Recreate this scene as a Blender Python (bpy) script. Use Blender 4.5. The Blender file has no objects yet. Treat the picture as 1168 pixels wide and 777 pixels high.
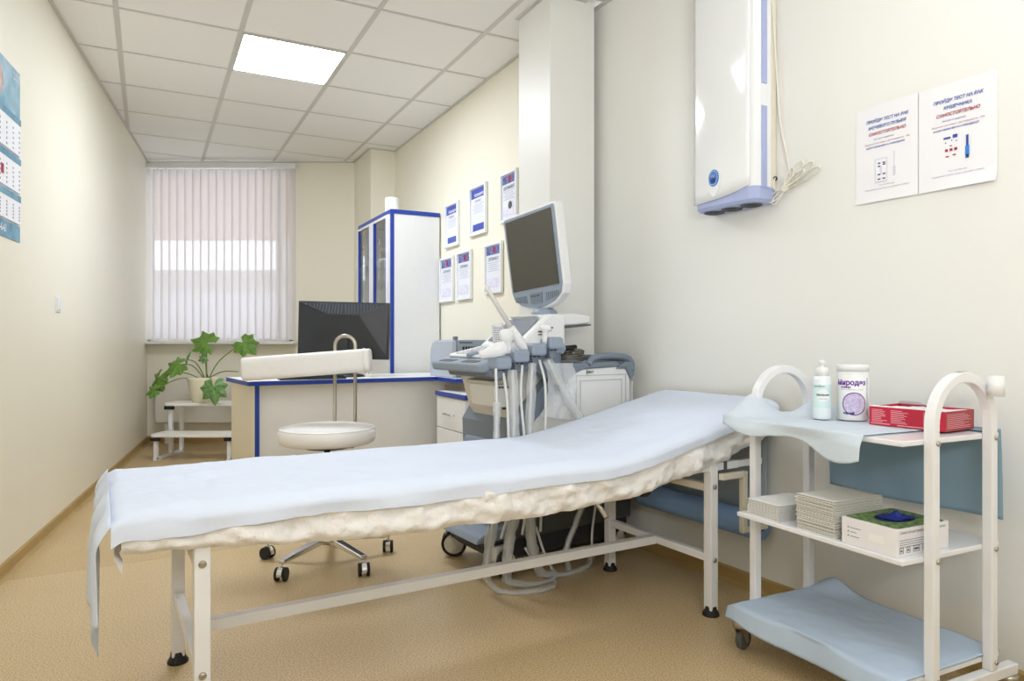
import bpy, bmesh, math, random
from mathutils import Vector, Matrix, noise
random.seed(7)
PI = math.pi
S = bpy.context.scene
COL = S.collection
# ------------------------------------------------------------------ camera, world, lights, exposure
cam_d = bpy.data.cameras.new('camera'); cam_d.sensor_width = 36; cam_d.lens = 794/1168*36
cam_d.clip_start = .02
cam = bpy.data.objects.new('camera', cam_d); COL.objects.link(cam)
cam.location = (0, 0, .98); cam.rotation_euler = (PI/2, 0, 0); S.camera = cam
S.view_settings.view_transform = 'Standard'; S.view_settings.look = 'None'
S.view_settings.gamma = 1; S.view_settings.use_curve_mapping = False
S.view_settings.exposure = 0.92
W = bpy.data.worlds.new('sky'); S.world = W; W.use_nodes = True
W.node_tree.nodes['Background'].inputs[0].default_value = (.80, .80, .86, 1)
W.node_tree.nodes['Background'].inputs[1].default_value = 1.9
PANEL_POWER = 9.0           # base emission strength of the ceiling light diffusers, scaled per panel
PANEL_COLOR = (.925, .985, 1.10)
# added unseen fill light behind the viewer, lifts the ceiling and far wall
bounce_d = bpy.data.lights.new('added_bounce_fill', 'AREA'); bounce_d.shape = 'RECTANGLE'; bounce_d.size = .9; bounce_d.size_y = .6
bounce_d.energy = 27; bounce_d.color = (.97, .99, 1.03)
bounce = bpy.data.objects.new('added_bounce_fill', bounce_d); COL.objects.link(bounce)
bounce.location = (.35, -.75, 1.55); bounce.rotation_euler = (math.radians(180-40), 0, 0)   # aims up and forward

# ------------------------------------------------------------------ helpers
def lin(c):
    if isinstance(c, str):
        c = tuple(int(c[i:i+2], 16)/255 for i in (0, 2, 4))
    return tuple((x/12.92 if x <= .04045 else ((x+.055)/1.055)**2.4) for x in c)
MATS = {}
def mat(name, color, rough=.5, metal=0, noise_amt=0, noise_scale=20, bump=0, bump_scale=60, spec=.5,
        color2=None, emit=0, alpha=1, trans=0, coat=0, sheen=0, translucent=0):
    if name in MATS: return MATS[name]
    m = bpy.data.materials.new(name); m.use_nodes = True
    nt = m.node_tree; b = nt.nodes['Principled BSDF']; out = nt.nodes['Material Output']
    c = lin(color); b.inputs['Base Color'].default_value = (*c, 1)
    b.inputs['Roughness'].default_value = rough; b.inputs['Metallic'].default_value = metal
    b.inputs['Specular IOR Level'].default_value = spec
    b.inputs['Coat Weight'].default_value = coat; b.inputs['Coat Roughness'].default_value = .08
    b.inputs['Alpha'].default_value = alpha
    b.inputs['Transmission Weight'].default_value = trans
    if emit:
        b.inputs['Emission Color'].default_value = (*c, 1); b.inputs['Emission Strength'].default_value = emit
    tc = nt.nodes.new('ShaderNodeTexCoord')
    if noise_amt or color2:
        n = nt.nodes.new('ShaderNodeTexNoise'); n.inputs['Scale'].default_value = noise_scale
        n.inputs['Detail'].default_value = 4
        nt.links.new(tc.outputs['Object'], n.inputs['Vector'])
        r = nt.nodes.new('ShaderNodeMapRange'); r.inputs[1].default_value = .3; r.inputs[2].default_value = .7
        nt.links.new(n.outputs['Fac'], r.inputs[0])
        mx = nt.nodes.new('ShaderNodeMix'); mx.data_type = 'RGBA'
        c2 = lin(color2) if color2 else tuple(x*(1-noise_amt) for x in c)
        mx.inputs[6].default_value = (*c, 1); mx.inputs[7].default_value = (*c2, 1)
        nt.links.new(r.outputs[0], mx.inputs[0]); nt.links.new(mx.outputs[2], b.inputs['Base Color'])
    if bump:
        n2 = nt.nodes.new('ShaderNodeTexNoise'); n2.inputs['Scale'].default_value = bump_scale
        n2.inputs['Detail'].default_value = 5
        nt.links.new(tc.outputs['Object'], n2.inputs['Vector'])
        bp = nt.nodes.new('ShaderNodeBump'); bp.inputs['Strength'].default_value = bump
        bp.inputs['Distance'].default_value = .01
        nt.links.new(n2.outputs['Fac'], bp.inputs['Height']); nt.links.new(bp.outputs[0], b.inputs['Normal'])
    if translucent:
        tr = nt.nodes.new('ShaderNodeBsdfTranslucent'); tr.inputs[0].default_value = (*c, 1)
        ms = nt.nodes.new('ShaderNodeMixShader'); ms.inputs[0].default_value = translucent
        nt.links.new(b.outputs[0], ms.inputs[1]); nt.links.new(tr.outputs[0], ms.inputs[2])
        nt.links.new(ms.outputs[0], out.inputs[0])
    MATS[name] = m
    return m

class MB:
    """collects shapes and links them as ONE mesh object"""
    def __init__(s): s.v = []; s.f = []; s.sm = []
    def add(s, vs, fs, M=None, smooth=False):
        o = len(s.v)
        s.v += [tuple(M @ Vector(p)) if M else tuple(p) for p in vs]
        s.f += [tuple(o+i for i in f) for f in fs]; s.sm += [smooth]*len(fs)
        return s
    def box(s, x0, x1, y0, y1, z0, z1, M=None):
        vs = [(x0,y0,z0),(x1,y0,z0),(x1,y1,z0),(x0,y1,z0),(x0,y0,z1),(x1,y0,z1),(x1,y1,z1),(x0,y1,z1)]
        return s.add(vs, [(3,2,1,0),(4,5,6,7),(0,1,5,4),(1,2,6,5),(2,3,7,6),(3,0,4,7)], M)
    def bar(s, p, q, w, h=None, up=(0,0,1)):
        p, q = Vector(p), Vector(q); d = q-p; L = d.length; d.normalize()
        u = Vector(up)
        if abs(d.dot(u)) > .98: u = Vector((1,0,0))
        a = d.cross(u).normalized(); b = a.cross(d)
        M = Matrix((( d.x,a.x,b.x,p.x),(d.y,a.y,b.y,p.y),(d.z,a.z,b.z,p.z),(0,0,0,1)))
        h = h or w
        return s.box(0, L, -w/2, w/2, -h/2, h/2, M)
    def tube(s, pts, r, n=10, cap=True, rect=None):
        pts = [Vector(p) for p in pts]; N = len(pts)
        rs = r if isinstance(r, (list, tuple)) else [r]*N
        vs = []; prev = None
        for i, p in enumerate(pts):
            t = (pts[min(i+1,N-1)]-pts[max(i-1,0)]).normalized()
            if prev is None:
                u = Vector((0,0,1)) if abs(t.z) < .9 else Vector((1,0,0))
                a = t.cross(u).normalized()
            else:
                a = (prev - t*prev.dot(t)).normalized()
            b = t.cross(a); prev = a
            for k in range(n):
                an = 2*PI*k/n
                vs.append(p + a*math.cos(an)*rs[i] + b*math.sin(an)*rs[i])
        fs = [(i*n+k, i*n+(k+1)%n, (i+1)*n+(k+1)%n, (i+1)*n+k) for i in range(N-1) for k in range(n)]
        s.add(vs, fs, None, True)
        if cap:
            o = len(s.v)-len(vs)
            s.f.append(tuple(o+k for k in reversed(range(n)))); s.f.append(tuple(o+(N-1)*n+k for k in range(n)))
            s.sm += [False, False]
        return s
    def lathe(s, prof, n=24, M=None, sy=1):
        vs = []; N = len(prof)
        for r, z in prof:
            for k in range(n): vs.append((r*math.cos(2*PI*k/n), r*sy*math.sin(2*PI*k/n), z))
        fs = [(i*n+k, i*n+(k+1)%n, (i+1)*n+(k+1)%n, (i+1)*n+k) for i in range(N-1) for k in range(n)]
        fs.append(tuple(reversed(range(n)))); fs.append(tuple((N-1)*n+k for k in range(n)))
        o = len(s.sm)
        s.add(vs, fs, M, True); s.sm[-1] = s.sm[-2] = False
        return s
    def prism(s, poly, h0, h1, M=None, smooth=False):
        """poly in local xy, extruded along local z h0..h1"""
        n = len(poly)
        vs = [(x,y,h0) for x,y in poly]+[(x,y,h1) for x,y in poly]
        fs = [tuple(reversed(range(n))), tuple(range(n,2*n))]+[(i,(i+1)%n,n+(i+1)%n,n+i) for i in range(n)]
        s.add(vs, fs, M, False)
        return s
    def grid(s, fn, nu, nv, smooth=True):
        vs = [fn(i/nu, j/nv) for i in range(nu+1) for j in range(nv+1)]
        fs = [(i*(nv+1)+j, (i+1)*(nv+1)+j, (i+1)*(nv+1)+j+1, i*(nv+1)+j+1) for i in range(nu) for j in range(nv)]
        return s.add(vs, fs, None, smooth)
    def build(s, name, m, parent=None, bevel=0, seg=2, solid=0, subsurf=0, smooth_all=False, M=None, off=0):
        me = bpy.data.meshes.new(name); me.from_pydata([tuple(v) for v in s.v], [], s.f)
        me.polygons.foreach_set('use_smooth', [bool(x) or smooth_all for x in s.sm])
        me.update(); me.validate()
        bm = bmesh.new(); bm.from_mesh(me); bmesh.ops.recalc_face_normals(bm, faces=bm.faces); bm.to_mesh(me); bm.free()
        me.materials.append(m)
        o = bpy.data.objects.new(name, me); COL.objects.link(o)
        if parent: o.parent = parent
        if M is not None: o.matrix_local = M
        if solid:
            md = o.modifiers.new('solid','SOLIDIFY'); md.thickness = solid; md.offset = off
        if bevel:
            md = o.modifiers.new('bevel','BEVEL'); md.width = bevel; md.segments = seg; md.limit_method = 'ANGLE'
            md.angle_limit = math.radians(40)
        if subsurf:
            md = o.modifiers.new('sub','SUBSURF'); md.levels = md.render_levels = subsurf
        return o
def tag(o, label=None, cat=None, group=None, kind=None):
    if label: o['label'] = label
    if cat: o['category'] = cat
    if group: o['group'] = group
    if kind: o['kind'] = kind
    return o
def thing(name, label, cat, loc=(0,0,0), rz=0, group=None):
    o = bpy.data.objects.new(name, None); o.empty_display_size = .1; COL.objects.link(o)
    o.location = loc; o.rotation_euler = (0,0,rz)
    return tag(o, label, cat, group)
def struct(o): o['kind'] = 'structure'; return o
def T(x=0,y=0,z=0): return Matrix.Translation((x,y,z))
def R(a, ax): return Matrix.Rotation(a, 4, ax)
def text(body, size, m, parent, M, name='lettering', sx=1, align='CENTER', shear=0, bold=0):
    cu = bpy.data.curves.new('t','FONT'); cu.body = body; cu.size = size; cu.align_x = align; cu.align_y = 'CENTER'
    cu.shear = shear; cu.offset = bold; cu.resolution_u = 2
    ob = bpy.data.objects.new('t', cu); COL.objects.link(ob)
    dg = bpy.context.evaluated_depsgraph_get()
    me = bpy.data.meshes.new_from_object(ob.evaluated_get(dg))
    bpy.data.objects.remove(ob)
    me.materials.clear(); me.materials.append(m)
    o = bpy.data.objects.new(name, me); COL.objects.link(o); o.parent = parent
    o.matrix_local = M @ Matrix.Diagonal((sx,1,1,1))
    return o
def rrect(x0,x1,y0,y1,r,n=6):
    out = []
    for cx,cy,a in ((x1-r,y1-r,0),(x0+r,y1-r,90),(x0+r,y0+r,180),(x1-r,y0+r,270)):
        for k in range(n+1):
            t = math.radians(a+90*k/n); out.append((cx+r*math.cos(t), cy+r*math.sin(t)))
    return out
def smoothpath(pts, n=8):
    """Catmull-Rom"""
    P = [Vector(p) for p in pts]; P = [P[0]*2-P[1]]+P+[P[-1]*2-P[-2]]
    out = []
    for i in range(1, len(P)-2):
        for k in range(n):
            t = k/n; a,b,c,d = P[i-1:i+3]
            out.append(.5*((2*b)+(c-a)*t+(2*a-5*b+4*c-d)*t*t+(3*b-a-3*c+d)*t**3))
    out.append(P[-2]); return out
def ang(v): return math.atan2(v[1], v[0])

# ------------------------------------------------------------------ materials
def wall_material(name, col):
    m = mat(name, col, rough=.42, noise_amt=.03, noise_scale=1.3, bump=.03, bump_scale=25, spec=.5); return m
M_wall = wall_material('cream_wall_paint', 'F4EFDD')
M_wallR = wall_material('pale_cream_wall_paint', 'F1F1EC')
M_tile = mat('mineral_ceiling_tile', 'F7F6F3', rough=.9, bump=.15, bump_scale=150)
M_tbar = mat('ceiling_tee_bar', 'D2D0CA', rough=.5)
M_white_metal = mat('white_enamel_metal', 'F2F2F3', rough=.3, coat=.3, noise_amt=.04, noise_scale=8)
M_cream_metal = mat('cream_enamel_metal', 'E9E2CF', rough=.35, coat=.2)
M_black = mat('black_rubber', '1B1B1C', rough=.6)
M_blackpl = mat('black_plastic', '25282C', rough=.38)
M_darkmetal = mat('dark_grille_metal', '46505F', rough=.4)
M_chrome = mat('chrome', 'D8D8DA', rough=.12, metal=1)
M_steel = mat('brushed_steel', 'B9B4A8', rough=.3, metal=1)
M_paper = mat('white_paper', 'F3F3F6', rough=.7)
M_sheet = mat('blue_white_tissue_sheet', 'DFE8F8', rough=.72, bump=.5, bump_scale=9, noise_amt=.03, noise_scale=6)
M_cover = mat('cream_crinkled_cover', 'F7F5F2', rough=.7, bump=.9, bump_scale=24)
M_bluesheet = mat('light_blue_nonwoven', 'CBDDF1', rough=.8, bump=.2, bump_scale=30, translucent=.15)
M_bluehang = mat('blue_hanging_nonwoven', '9DBACB', rough=.8, bump=.1, bump_scale=30, translucent=.2)
M_greyfilm = mat('grey_blue_paper_web', 'AEBBC4', rough=.7, translucent=.2)
M_roll = mat('blue_paper_roll', '8FB2E0', rough=.8, noise_amt=.06, noise_scale=30)
M_leather = mat('white_leatherette', 'F1EFEC', rough=.38, bump=.12, bump_scale=35)
M_lam = mat('white_laminate', 'ECECEA', rough=.35, noise_amt=.02)
M_blue = mat('blue_edge_band', '1D3FA0', rough=.35)
M_beigeside = mat('beige_laminate', 'E6DEC8', rough=.45)
M_step = mat('white_step_laminate', 'F4F1EA', rough=.4)
M_wood = mat('tan_baseboard', 'B79A63', rough=.4, color2='A98B55', noise_scale=6)
M_pot = mat('cream_ceramic_pot', 'F0E7CC', rough=.35)
M_soil = mat('dark_soil', '3E2C20', rough=.95, bump=.8, bump_scale=80)
M_leaf = mat('green_leaf', '86AC4E', rough=.45, color2='6A9A3E', noise_scale=22, translucent=.25)
M_leafd = mat('darker_green_leaf', '4E8C3A', rough=.4, color2='9CC080', noise_scale=38, translucent=.2)
M_stem = mat('leaf_stalk', '7C9046', rough=.55)
M_radiator = mat('off_white_enclosure', 'EBE6DA', rough=.5)
M_usgrey = mat('blue_grey_plastic', '94A1B1', rough=.42)
M_usgrey2 = mat('slate_grey_plastic', '7A8592', rough=.45)
M_usdark = mat('dark_grey_plastic', '55585A', rough=.5)
M_usblack = mat('near_black_plastic', '303033', rough=.55)
M_uswhite = mat('white_abs_plastic', 'EDEEEE', rough=.38)
M_usbeige = mat('beige_plastic', 'E4E1D9', rough=.45)
M_screen = mat('dark_lcd_glass', '3C3A30', rough=.12, coat=.3)
M_touch = mat('grey_touch_screen', '8C93A0', rough=.15)
M_lilac = mat('lilac_plastic', 'AEB9E0', rough=.35)
M_gloss = mat('glossy_white_plastic', 'F2F4F6', rough=.10, coat=.8)
M_badge = mat('bright_blue_label', '2F86D8', rough=.35)
M_navy = mat('navy_print', '27357E', rough=.6)
M_inkblue = mat('blue_print', '3550A8', rough=.6)
M_inkred = mat('dark_red_print', 'A32A4A', rough=.6)
M_inkgrey = mat('grey_print', '8F93A8', rough=.6)
M_inkgreen = mat('teal_print', '1D8474', rough=.6)
M_purple = mat('purple_print', '6A3AA0', rough=.6)
M_lav = mat('lavender_print', 'BBAAD6', rough=.6, color2='DCD6EA', noise_scale=120)
M_red = mat('red_carton', 'C21F3C', rough=.4)
M_redd = mat('dark_red_carton', 'AE3232', rough=.4)
M_bottle = mat('translucent_white_bottle', 'EAF3F6', rough=.3)
M_napkin = mat('white_folded_paper', 'E9E8E4', rough=.85)
M_napkin2 = mat('grey_white_folded_paper', 'DDDBD3', rough=.85)
M_green_print = mat('green_leaf_print', '86A850', rough=.5, color2='25353C', noise_scale=75)
M_gloves = mat('dark_blue_nitrile', '152A86', rough=.5)
M_cordw = mat('white_cord', 'EAE6D8', rough=.5)
M_film = mat('clear_plastic_sleeve', 'EDF1F3', rough=.2, alpha=.33, bump=.9, bump_scale=60)
M_certblue = mat('certificate_blue', '3F57B0', rough=.5)
M_certpic = mat('certificate_picture', '3C3F78', rough=.5, color2='8590C8', noise_scale=45)
M_certfade = mat('certificate_tint', 'D8D4EA', rough=.5, color2='EDEDF4', noise_scale=30)
M_certpaper = mat('certificate_paper', 'E9ECF3', rough=.3)
M_slat = None
def slat_material():
    m = bpy.data.materials.new('blind_fabric'); m.use_nodes = True; nt = m.node_tree; out = nt.nodes['Material Output']
    b = nt.nodes['Principled BSDF']; b.inputs['Base Color'].default_value = (*lin('E8E3E0'),1); b.inputs['Roughness'].default_value = .7
    tl = nt.nodes.new('ShaderNodeBsdfTranslucent'); tl.inputs[0].default_value = (*lin('EFE9E8'),1)
    tp = nt.nodes.new('ShaderNodeBsdfTransparent')
    m1 = nt.nodes.new('ShaderNodeMixShader'); m1.inputs[0].default_value = .42
    m2 = nt.nodes.new('ShaderNodeMixShader'); m2.inputs[0].default_value = .12
    nt.links.new(b.outputs[0], m1.inputs[1]); nt.links.new(tl.outputs[0], m1.inputs[2])
    nt.links.new(m1.outputs[0], m2.inputs[1]); nt.links.new(tp.outputs[0], m2.inputs[2]); nt.links.new(m2.outputs[0], out.inputs[0])
    return m
M_slat = slat_material()
def glass_material(name, tint='E8EEF0', mixf=.12, rough=.02):
    m = bpy.data.materials.new(name); m.use_nodes = True; nt = m.node_tree; out = nt.nodes['Material Output']
    tp = nt.nodes.new('ShaderNodeBsdfTransparent'); tp.inputs[0].default_value = (*lin(tint),1)
    gl = nt.nodes.new('ShaderNodeBsdfGlossy'); gl.inputs['Roughness'].default_value = rough
    fr = nt.nodes.new('ShaderNodeLayerWeight'); fr.inputs[0].default_value = .5
    pw_ = nt.nodes.new('ShaderNodeMath'); pw_.operation = 'POWER'; pw_.inputs[1].default_value = 5; nt.links.new(fr.outputs['Facing'], pw_.inputs[0])
    ad = nt.nodes.new('ShaderNodeMath'); ad.operation = 'ADD'; ad.inputs[1].default_value = mixf-.05
    ad.use_clamp = True; nt.links.new(pw_.outputs[0], ad.inputs[0])
    mx = nt.nodes.new('ShaderNodeMixShader'); nt.links.new(ad.outputs[0], mx.inputs[0])
    nt.links.new(tp.outputs[0], mx.inputs[1]); nt.links.new(gl.outputs[0], mx.inputs[2]); nt.links.new(mx.outputs[0], out.inputs[0])
    return m
M_glass = glass_material('clear_glass')
M_cabglass = glass_material('cabinet_glass', 'EEF0EC', .08)
def floor_material():
    m = bpy.data.materials.new('speckled_vinyl'); m.use_nodes = True; nt = m.node_tree; b = nt.nodes['Principled BSDF']
    tc = nt.nodes.new('ShaderNodeTexCoord')
    n1 = nt.nodes.new('ShaderNodeTexNoise'); n1.inputs['Scale'].default_value = 210; n1.inputs['Detail'].default_value = 3
    n2 = nt.nodes.new('ShaderNodeTexNoise'); n2.inputs['Scale'].default_value = 1.6
    vo = nt.nodes.new('ShaderNodeTexVoronoi'); vo.inputs['Scale'].default_value = 260
    for n in (n1,n2,vo): nt.links.new(tc.outputs['Object'], n.inputs['Vector'])
    cr = nt.nodes.new('ShaderNodeValToRGB'); e = cr.color_ramp.elements
    e[0].position = .34; e[0].color = (*lin('A88A5C'),1); e[1].position = .64; e[1].color = (*lin('E2CCA4'),1)
    k = cr.color_ramp.elements.new(.5); k.color = (*lin('D3B98C'),1)
    nt.links.new(n1.outputs['Fac'], cr.inputs[0])
    mx = nt.nodes.new('ShaderNodeMix'); mx.data_type = 'RGBA'; mx.blend_type = 'MULTIPLY'
    mr = nt.nodes.new('ShaderNodeMapRange'); mr.inputs[1].default_value=.3; mr.inputs[2].default_value=.7; mr.inputs[3].default_value=.93; mr.inputs[4].default_value=1.03
    nt.links.new(n2.outputs['Fac'], mr.inputs[0])
    mx.inputs[0].default_value = 1; nt.links.new(cr.outputs[0], mx.inputs[6])
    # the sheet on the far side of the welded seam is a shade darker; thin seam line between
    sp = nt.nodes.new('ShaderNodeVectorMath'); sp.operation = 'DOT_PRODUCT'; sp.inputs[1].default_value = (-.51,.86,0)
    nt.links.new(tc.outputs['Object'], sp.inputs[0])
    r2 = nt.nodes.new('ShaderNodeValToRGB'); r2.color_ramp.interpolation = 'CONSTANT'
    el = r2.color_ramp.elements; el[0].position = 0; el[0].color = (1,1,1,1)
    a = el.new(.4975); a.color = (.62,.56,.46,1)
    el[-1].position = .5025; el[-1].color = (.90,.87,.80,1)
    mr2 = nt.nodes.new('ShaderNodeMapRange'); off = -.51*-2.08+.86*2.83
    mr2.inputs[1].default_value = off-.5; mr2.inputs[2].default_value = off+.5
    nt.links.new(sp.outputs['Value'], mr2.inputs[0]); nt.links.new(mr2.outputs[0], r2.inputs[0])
    mu = nt.nodes.new('ShaderNodeMix'); mu.data_type='RGBA'; mu.blend_type='MULTIPLY'; mu.inputs[0].default_value=1
    nt.links.new(mr.outputs[0], mx.inputs[7]); nt.links.new(mx.outputs[2], mu.inputs[6]); nt.links.new(r2.outputs[0], mu.inputs[7])
    nt.links.new(mu.outputs[2], b.inputs['Base Color'])
    b.inputs['Roughness'].default_value = .33
    return m
M_floor = floor_material()
def emitter(name, col, st):
    m = bpy.data.materials.new(name); m.use_nodes = True; nt = m.node_tree
    b = nt.nodes['Principled BSDF']; b.inputs['Base Color'].default_value = (.9,.9,.9,1)
    b.inputs['Emission Color'].default_value = (*col,1); b.inputs['Emission Strength'].default_value = st
    return m
M_panel = emitter('light_diffuser', PANEL_COLOR, PANEL_POWER*2.0)
M_panel2 = emitter('light_diffuser_dim', PANEL_COLOR, PANEL_POWER*.27)  # out-of-view panels, same type, turned down to balance the near half

# ------------------------------------------------------------------ room shell
H = 2.70
# plan points
LA = Vector((-3.51, 6.69)); LD = Vector((.368,-1)).normalized()          # left wall line, towards the viewer
nG = Vector((.8865,.4628)); dG = Vector((-.4628,.8865))                    # ceiling grid axes (across, away)
WF = Vector((.037,4.203))                                                  # a point of the far right wall (parallel to dG)
NW0 = Vector((.43,3.62)); ND = Vector((.587,-1)).normalized()           # near right wall line
NN = Vector((ND.y, -ND.x)); NN = -NN if NN.x > 0 else NN                   # its normal towards the room
BACKY = -1.35
LB = LA + LD*((LA.y-BACKY)/-LD.y)
NB = NW0 + ND*((NW0.y-BACKY)/-ND.y)
# far right wall meets the window wall behind the corner column
sF = (6.69-WF.y)/dG.y; FC = WF + dG*sF
def wall_strip(name, p, q, out, z0=0, z1=H, m=M_wall, th=.12):
    """a wall from p to q (interior face), thickened away from the room"""
    b = MB(); o = Vector(out).normalized()*th
    poly = [(p.x,p.y),(q.x,q.y),(q.x+o.x,q.y+o.y),(p.x+o.x,p.y+o.y)]
    b.prism(poly, z0, z1); return struct(b.build(name, m))
b = MB(); b.box(-4.3, 4.2, BACKY-.2, 7.3, -.06, 0); struct(b.build('floor', M_floor))
wall_strip('wall_left', LA+Vector((-.05,.15)), LB, (-1,-.37))
# window wall with opening
WX0, WX1, WZ0, WZ1 = -3.53, -2.11, .965, 2.62
b = MB(); Y0, Y1 = 6.69, 6.81
b.box(-3.70, WX0, Y0, Y1, 0, H); b.box(WX1, FC.x+.1, Y0, Y1, 0, H); b.box(WX0, WX1, Y0, Y1, 0, WZ0); b.box(WX0, WX1, Y0, Y1, WZ1, H)
struct(b.build('wall_window', M_wall))
wall_strip('wall_right_far', FC, WF - dG*.66, nG)
wall_strip('wall_right', NW0-ND*.16, NB, -NN, m=M_wallR)
wall_strip('wall_back', Vector((LB.x-.15,BACKY)), Vector((NB.x+.15,BACKY)), (0,-1))
# pilaster between the two right wall sections, and the corner column
P1 = Vector((.037,3.716)); P2 = Vector((.1877,3.427)); P3 = P2 + nG*.26
b = MB(); b.prism([(P1.x,P1.y),(P2.x,P2.y),(P3.x,P3.y),((P1+nG*.26).x,(P1+nG*.26).y)], 0, H-.005); struct(b.build('wall_pilaster', M_wallR))
C1 = Vector((-1.26,6.205)); C0 = C1 + dG*.56; C2 = C1 + nG*.235; C3 = C0+nG*.235
b = MB(); b.prism([(v.x,v.y) for v in (C0,C1,C2,C3)], 0, H-.005); struct(b.build('wall_column', M_wall))
# baseboards with cove
def baseboard(name, p, q, inward):
    i = Vector(inward).normalized(); b = MB()
    prof = [(0,0),(.028,0),(.016,.006),(.011,.014),(.011,.055),(.005,.062),(0,.062)]
    vs = [(p.x+i.x*a, p.y+i.y*a, z) for a,z in prof]+[(q.x+i.x*a, q.y+i.y*a, z) for a,z in prof]; n=len(prof)
    b.add(vs, [tuple(range(n)), tuple(range(n,2*n))]+[(k,(k+1)%n,n+(k+1)%n,n+k) for k in range(n)])
    struct(b.build(name, M_wood))
baseboard('baseboard_left', LA, LB, (1,.37)); baseboard('baseboard_window', LA, Vector((C0.x,6.69)), (0,-1))
baseboard('baseboard_right', NW0, NB, NN); baseboard('baseboard_right_far', FC, WF-dG*.5, -nG)
baseboard('baseboard_pilaster', P1, P2, -nG)
# ---- ceiling: tee grid + tiles, clipped to the room
def ncoord(p): return p.dot(nG)
def G(n, d): return nG*n + dG*d
def clip(poly, a, nrm):   # keep (p-a).nrm >= 0
    out = []
    for i in range(len(poly)):
        p, q = poly[i], poly[(i+1)%len(poly)]; dp, dq = (p-a).dot(nrm), (q-a).dot(nrm)
        if dp >= 0: out.append(p)
        if dp*dq < 0: out.append(p+(q-p)*(dp/(dp-dq)))
    return out
def area(poly):
    return abs(sum(poly[i].x*poly[(i+1)%len(poly)].y-poly[(i+1)%len(poly)].x*poly[i].y for i in range(len(poly)))/2) if len(poly)>2 else 0
LN = Vector((1,.368)).normalized()
ceil_root = MB(); ceil_root.box(-4.3, 4.2, BACKY-.2, 7.3, H+.06, H+.12)
ceiling = struct(ceil_root.build('ceiling', M_tile))
TN, TD = .605, .608; gap = .013
light_cells = {(0,0), (-1,-3), (0,-7), (2,-6)}
bars = MB(); tiles = []
for k in range(-8, 9):
    for j in range(-11, 6):
        n0, n1 = .455+TN*k, .455+TN*(k+1); d0, d1 = 4.125+TD*j, 4.125+TD*(j+1)
        full = [G(n0,d0),G(n1,d0),G(n1,d1),G(n0,d1)]
        def clipped(g):
            poly = [G(n0+g,d0+g),G(n1-g,d0+g),G(n1-g,d1-g),G(n0+g,d1-g)]
            poly = clip(poly, LA, LN); poly = clip(poly, Vector((0,6.68)), Vector((0,-1))) if len(poly)>2 else []
            poly = clip(poly, Vector((0,BACKY+.01)), Vector((0,1))) if len(poly)>2 else []
            c = (G(n0,d0)+G(n1,d1))/2
            if len(poly)>2:
                poly = clip(poly, WF-nG*.002, -nG) if c.dot(dG) > 3.1 else clip(poly, NW0, NN)
            return poly
        poly = clipped(gap)
        if area(poly) < .004: continue
        if (k,j) in light_cells: continue
        tiles.append(poly)
for poly in tiles:
    b = MB(); b.prism([(p.x,p.y) for p in poly], H-.004, H+.02)
    b.build('ceiling_tile', M_tile, ceiling, bevel=.002, seg=1)
def grid_line(p, q):
    bars.bar((p.x,p.y,H+.001),(q.x,q.y,H+.001), .027, .012)
def span(p, d):   # clip an infinite line to the room
    t0, t1 = -20, 20
    for a, nn in ((LA,LN),(Vector((0,6.67)),Vector((0,-1))),(Vector((0,BACKY+.01)),Vector((0,1))),(NW0 if abs(d.dot(dG))<.5 and p.dot(dG)<3.1 else WF, NN if abs(d.dot(dG))<.5 and p.dot(dG)<3.1 else -nG)):
        den = d.dot(nn); num = (a-p).dot(nn)
        if abs(den) < 1e-6:
            if num > 0: return None
            continue
        t = num/den
        if den > 0: t0 = max(t0, t)
        else: t1 = min(t1, t)
    return (p+d*t0, p+d*t1) if t1 > t0 else None
grid_parts = []
for k in range(-8, 9):
    s = span(G(.455+TN*k, 0), dG)
    if s: b = MB(); b.bar((s[0].x,s[0].y,H+.0005),(s[1].x,s[1].y,H+.0005), .026, .010); b.build('tee_bar', M_tbar, ceiling)
for j in range(-11, 6):
    s = span(G(0, 4.125+TD*j), nG)
    if s: b = MB(); b.bar((s[0].x,s[0].y,H+.0008),(s[1].x,s[1].y,H+.0008), .014, .010); b.build('tee_bar', M_tbar, ceiling)
def angle_trim(name, p, q, inward):
    b = MB(); i = Vector(inward).normalized()
    b.prism([(p.x,p.y),(q.x,q.y),(q.x+i.x*.022,q.y+i.y*.022),(p.x+i.x*.022,p.y+i.y*.022)], H-.012, H-.004); struct(b.build(name, M_tbar))
angle_trim('trim_1', LA, LB, LN); angle_trim('trim_2', LA, Vector((C0.x,6.69)), (0,-1))
angle_trim('trim_3', C2, WF-dG*.49, -nG); angle_trim('trim_4', NW0, NB, NN)
angle_trim('trim_5', C0, C1, -nG); angle_trim('trim_6', C1, C2, -dG); angle_trim('trim_7', P1, P2, -nG); angle_trim('trim_8', P2, P3-nG*.05, -dG)
descr = {(0,0):'square ceiling light panel glowing between the ceiling tiles in front of the window',
         (-1,-3):'square ceiling light panel left of the bed, outside the frame', (0,-7):'square ceiling light panel furthest behind the viewer',
         (2,-6):'square ceiling light panel near the right wall behind the viewer'}
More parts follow.
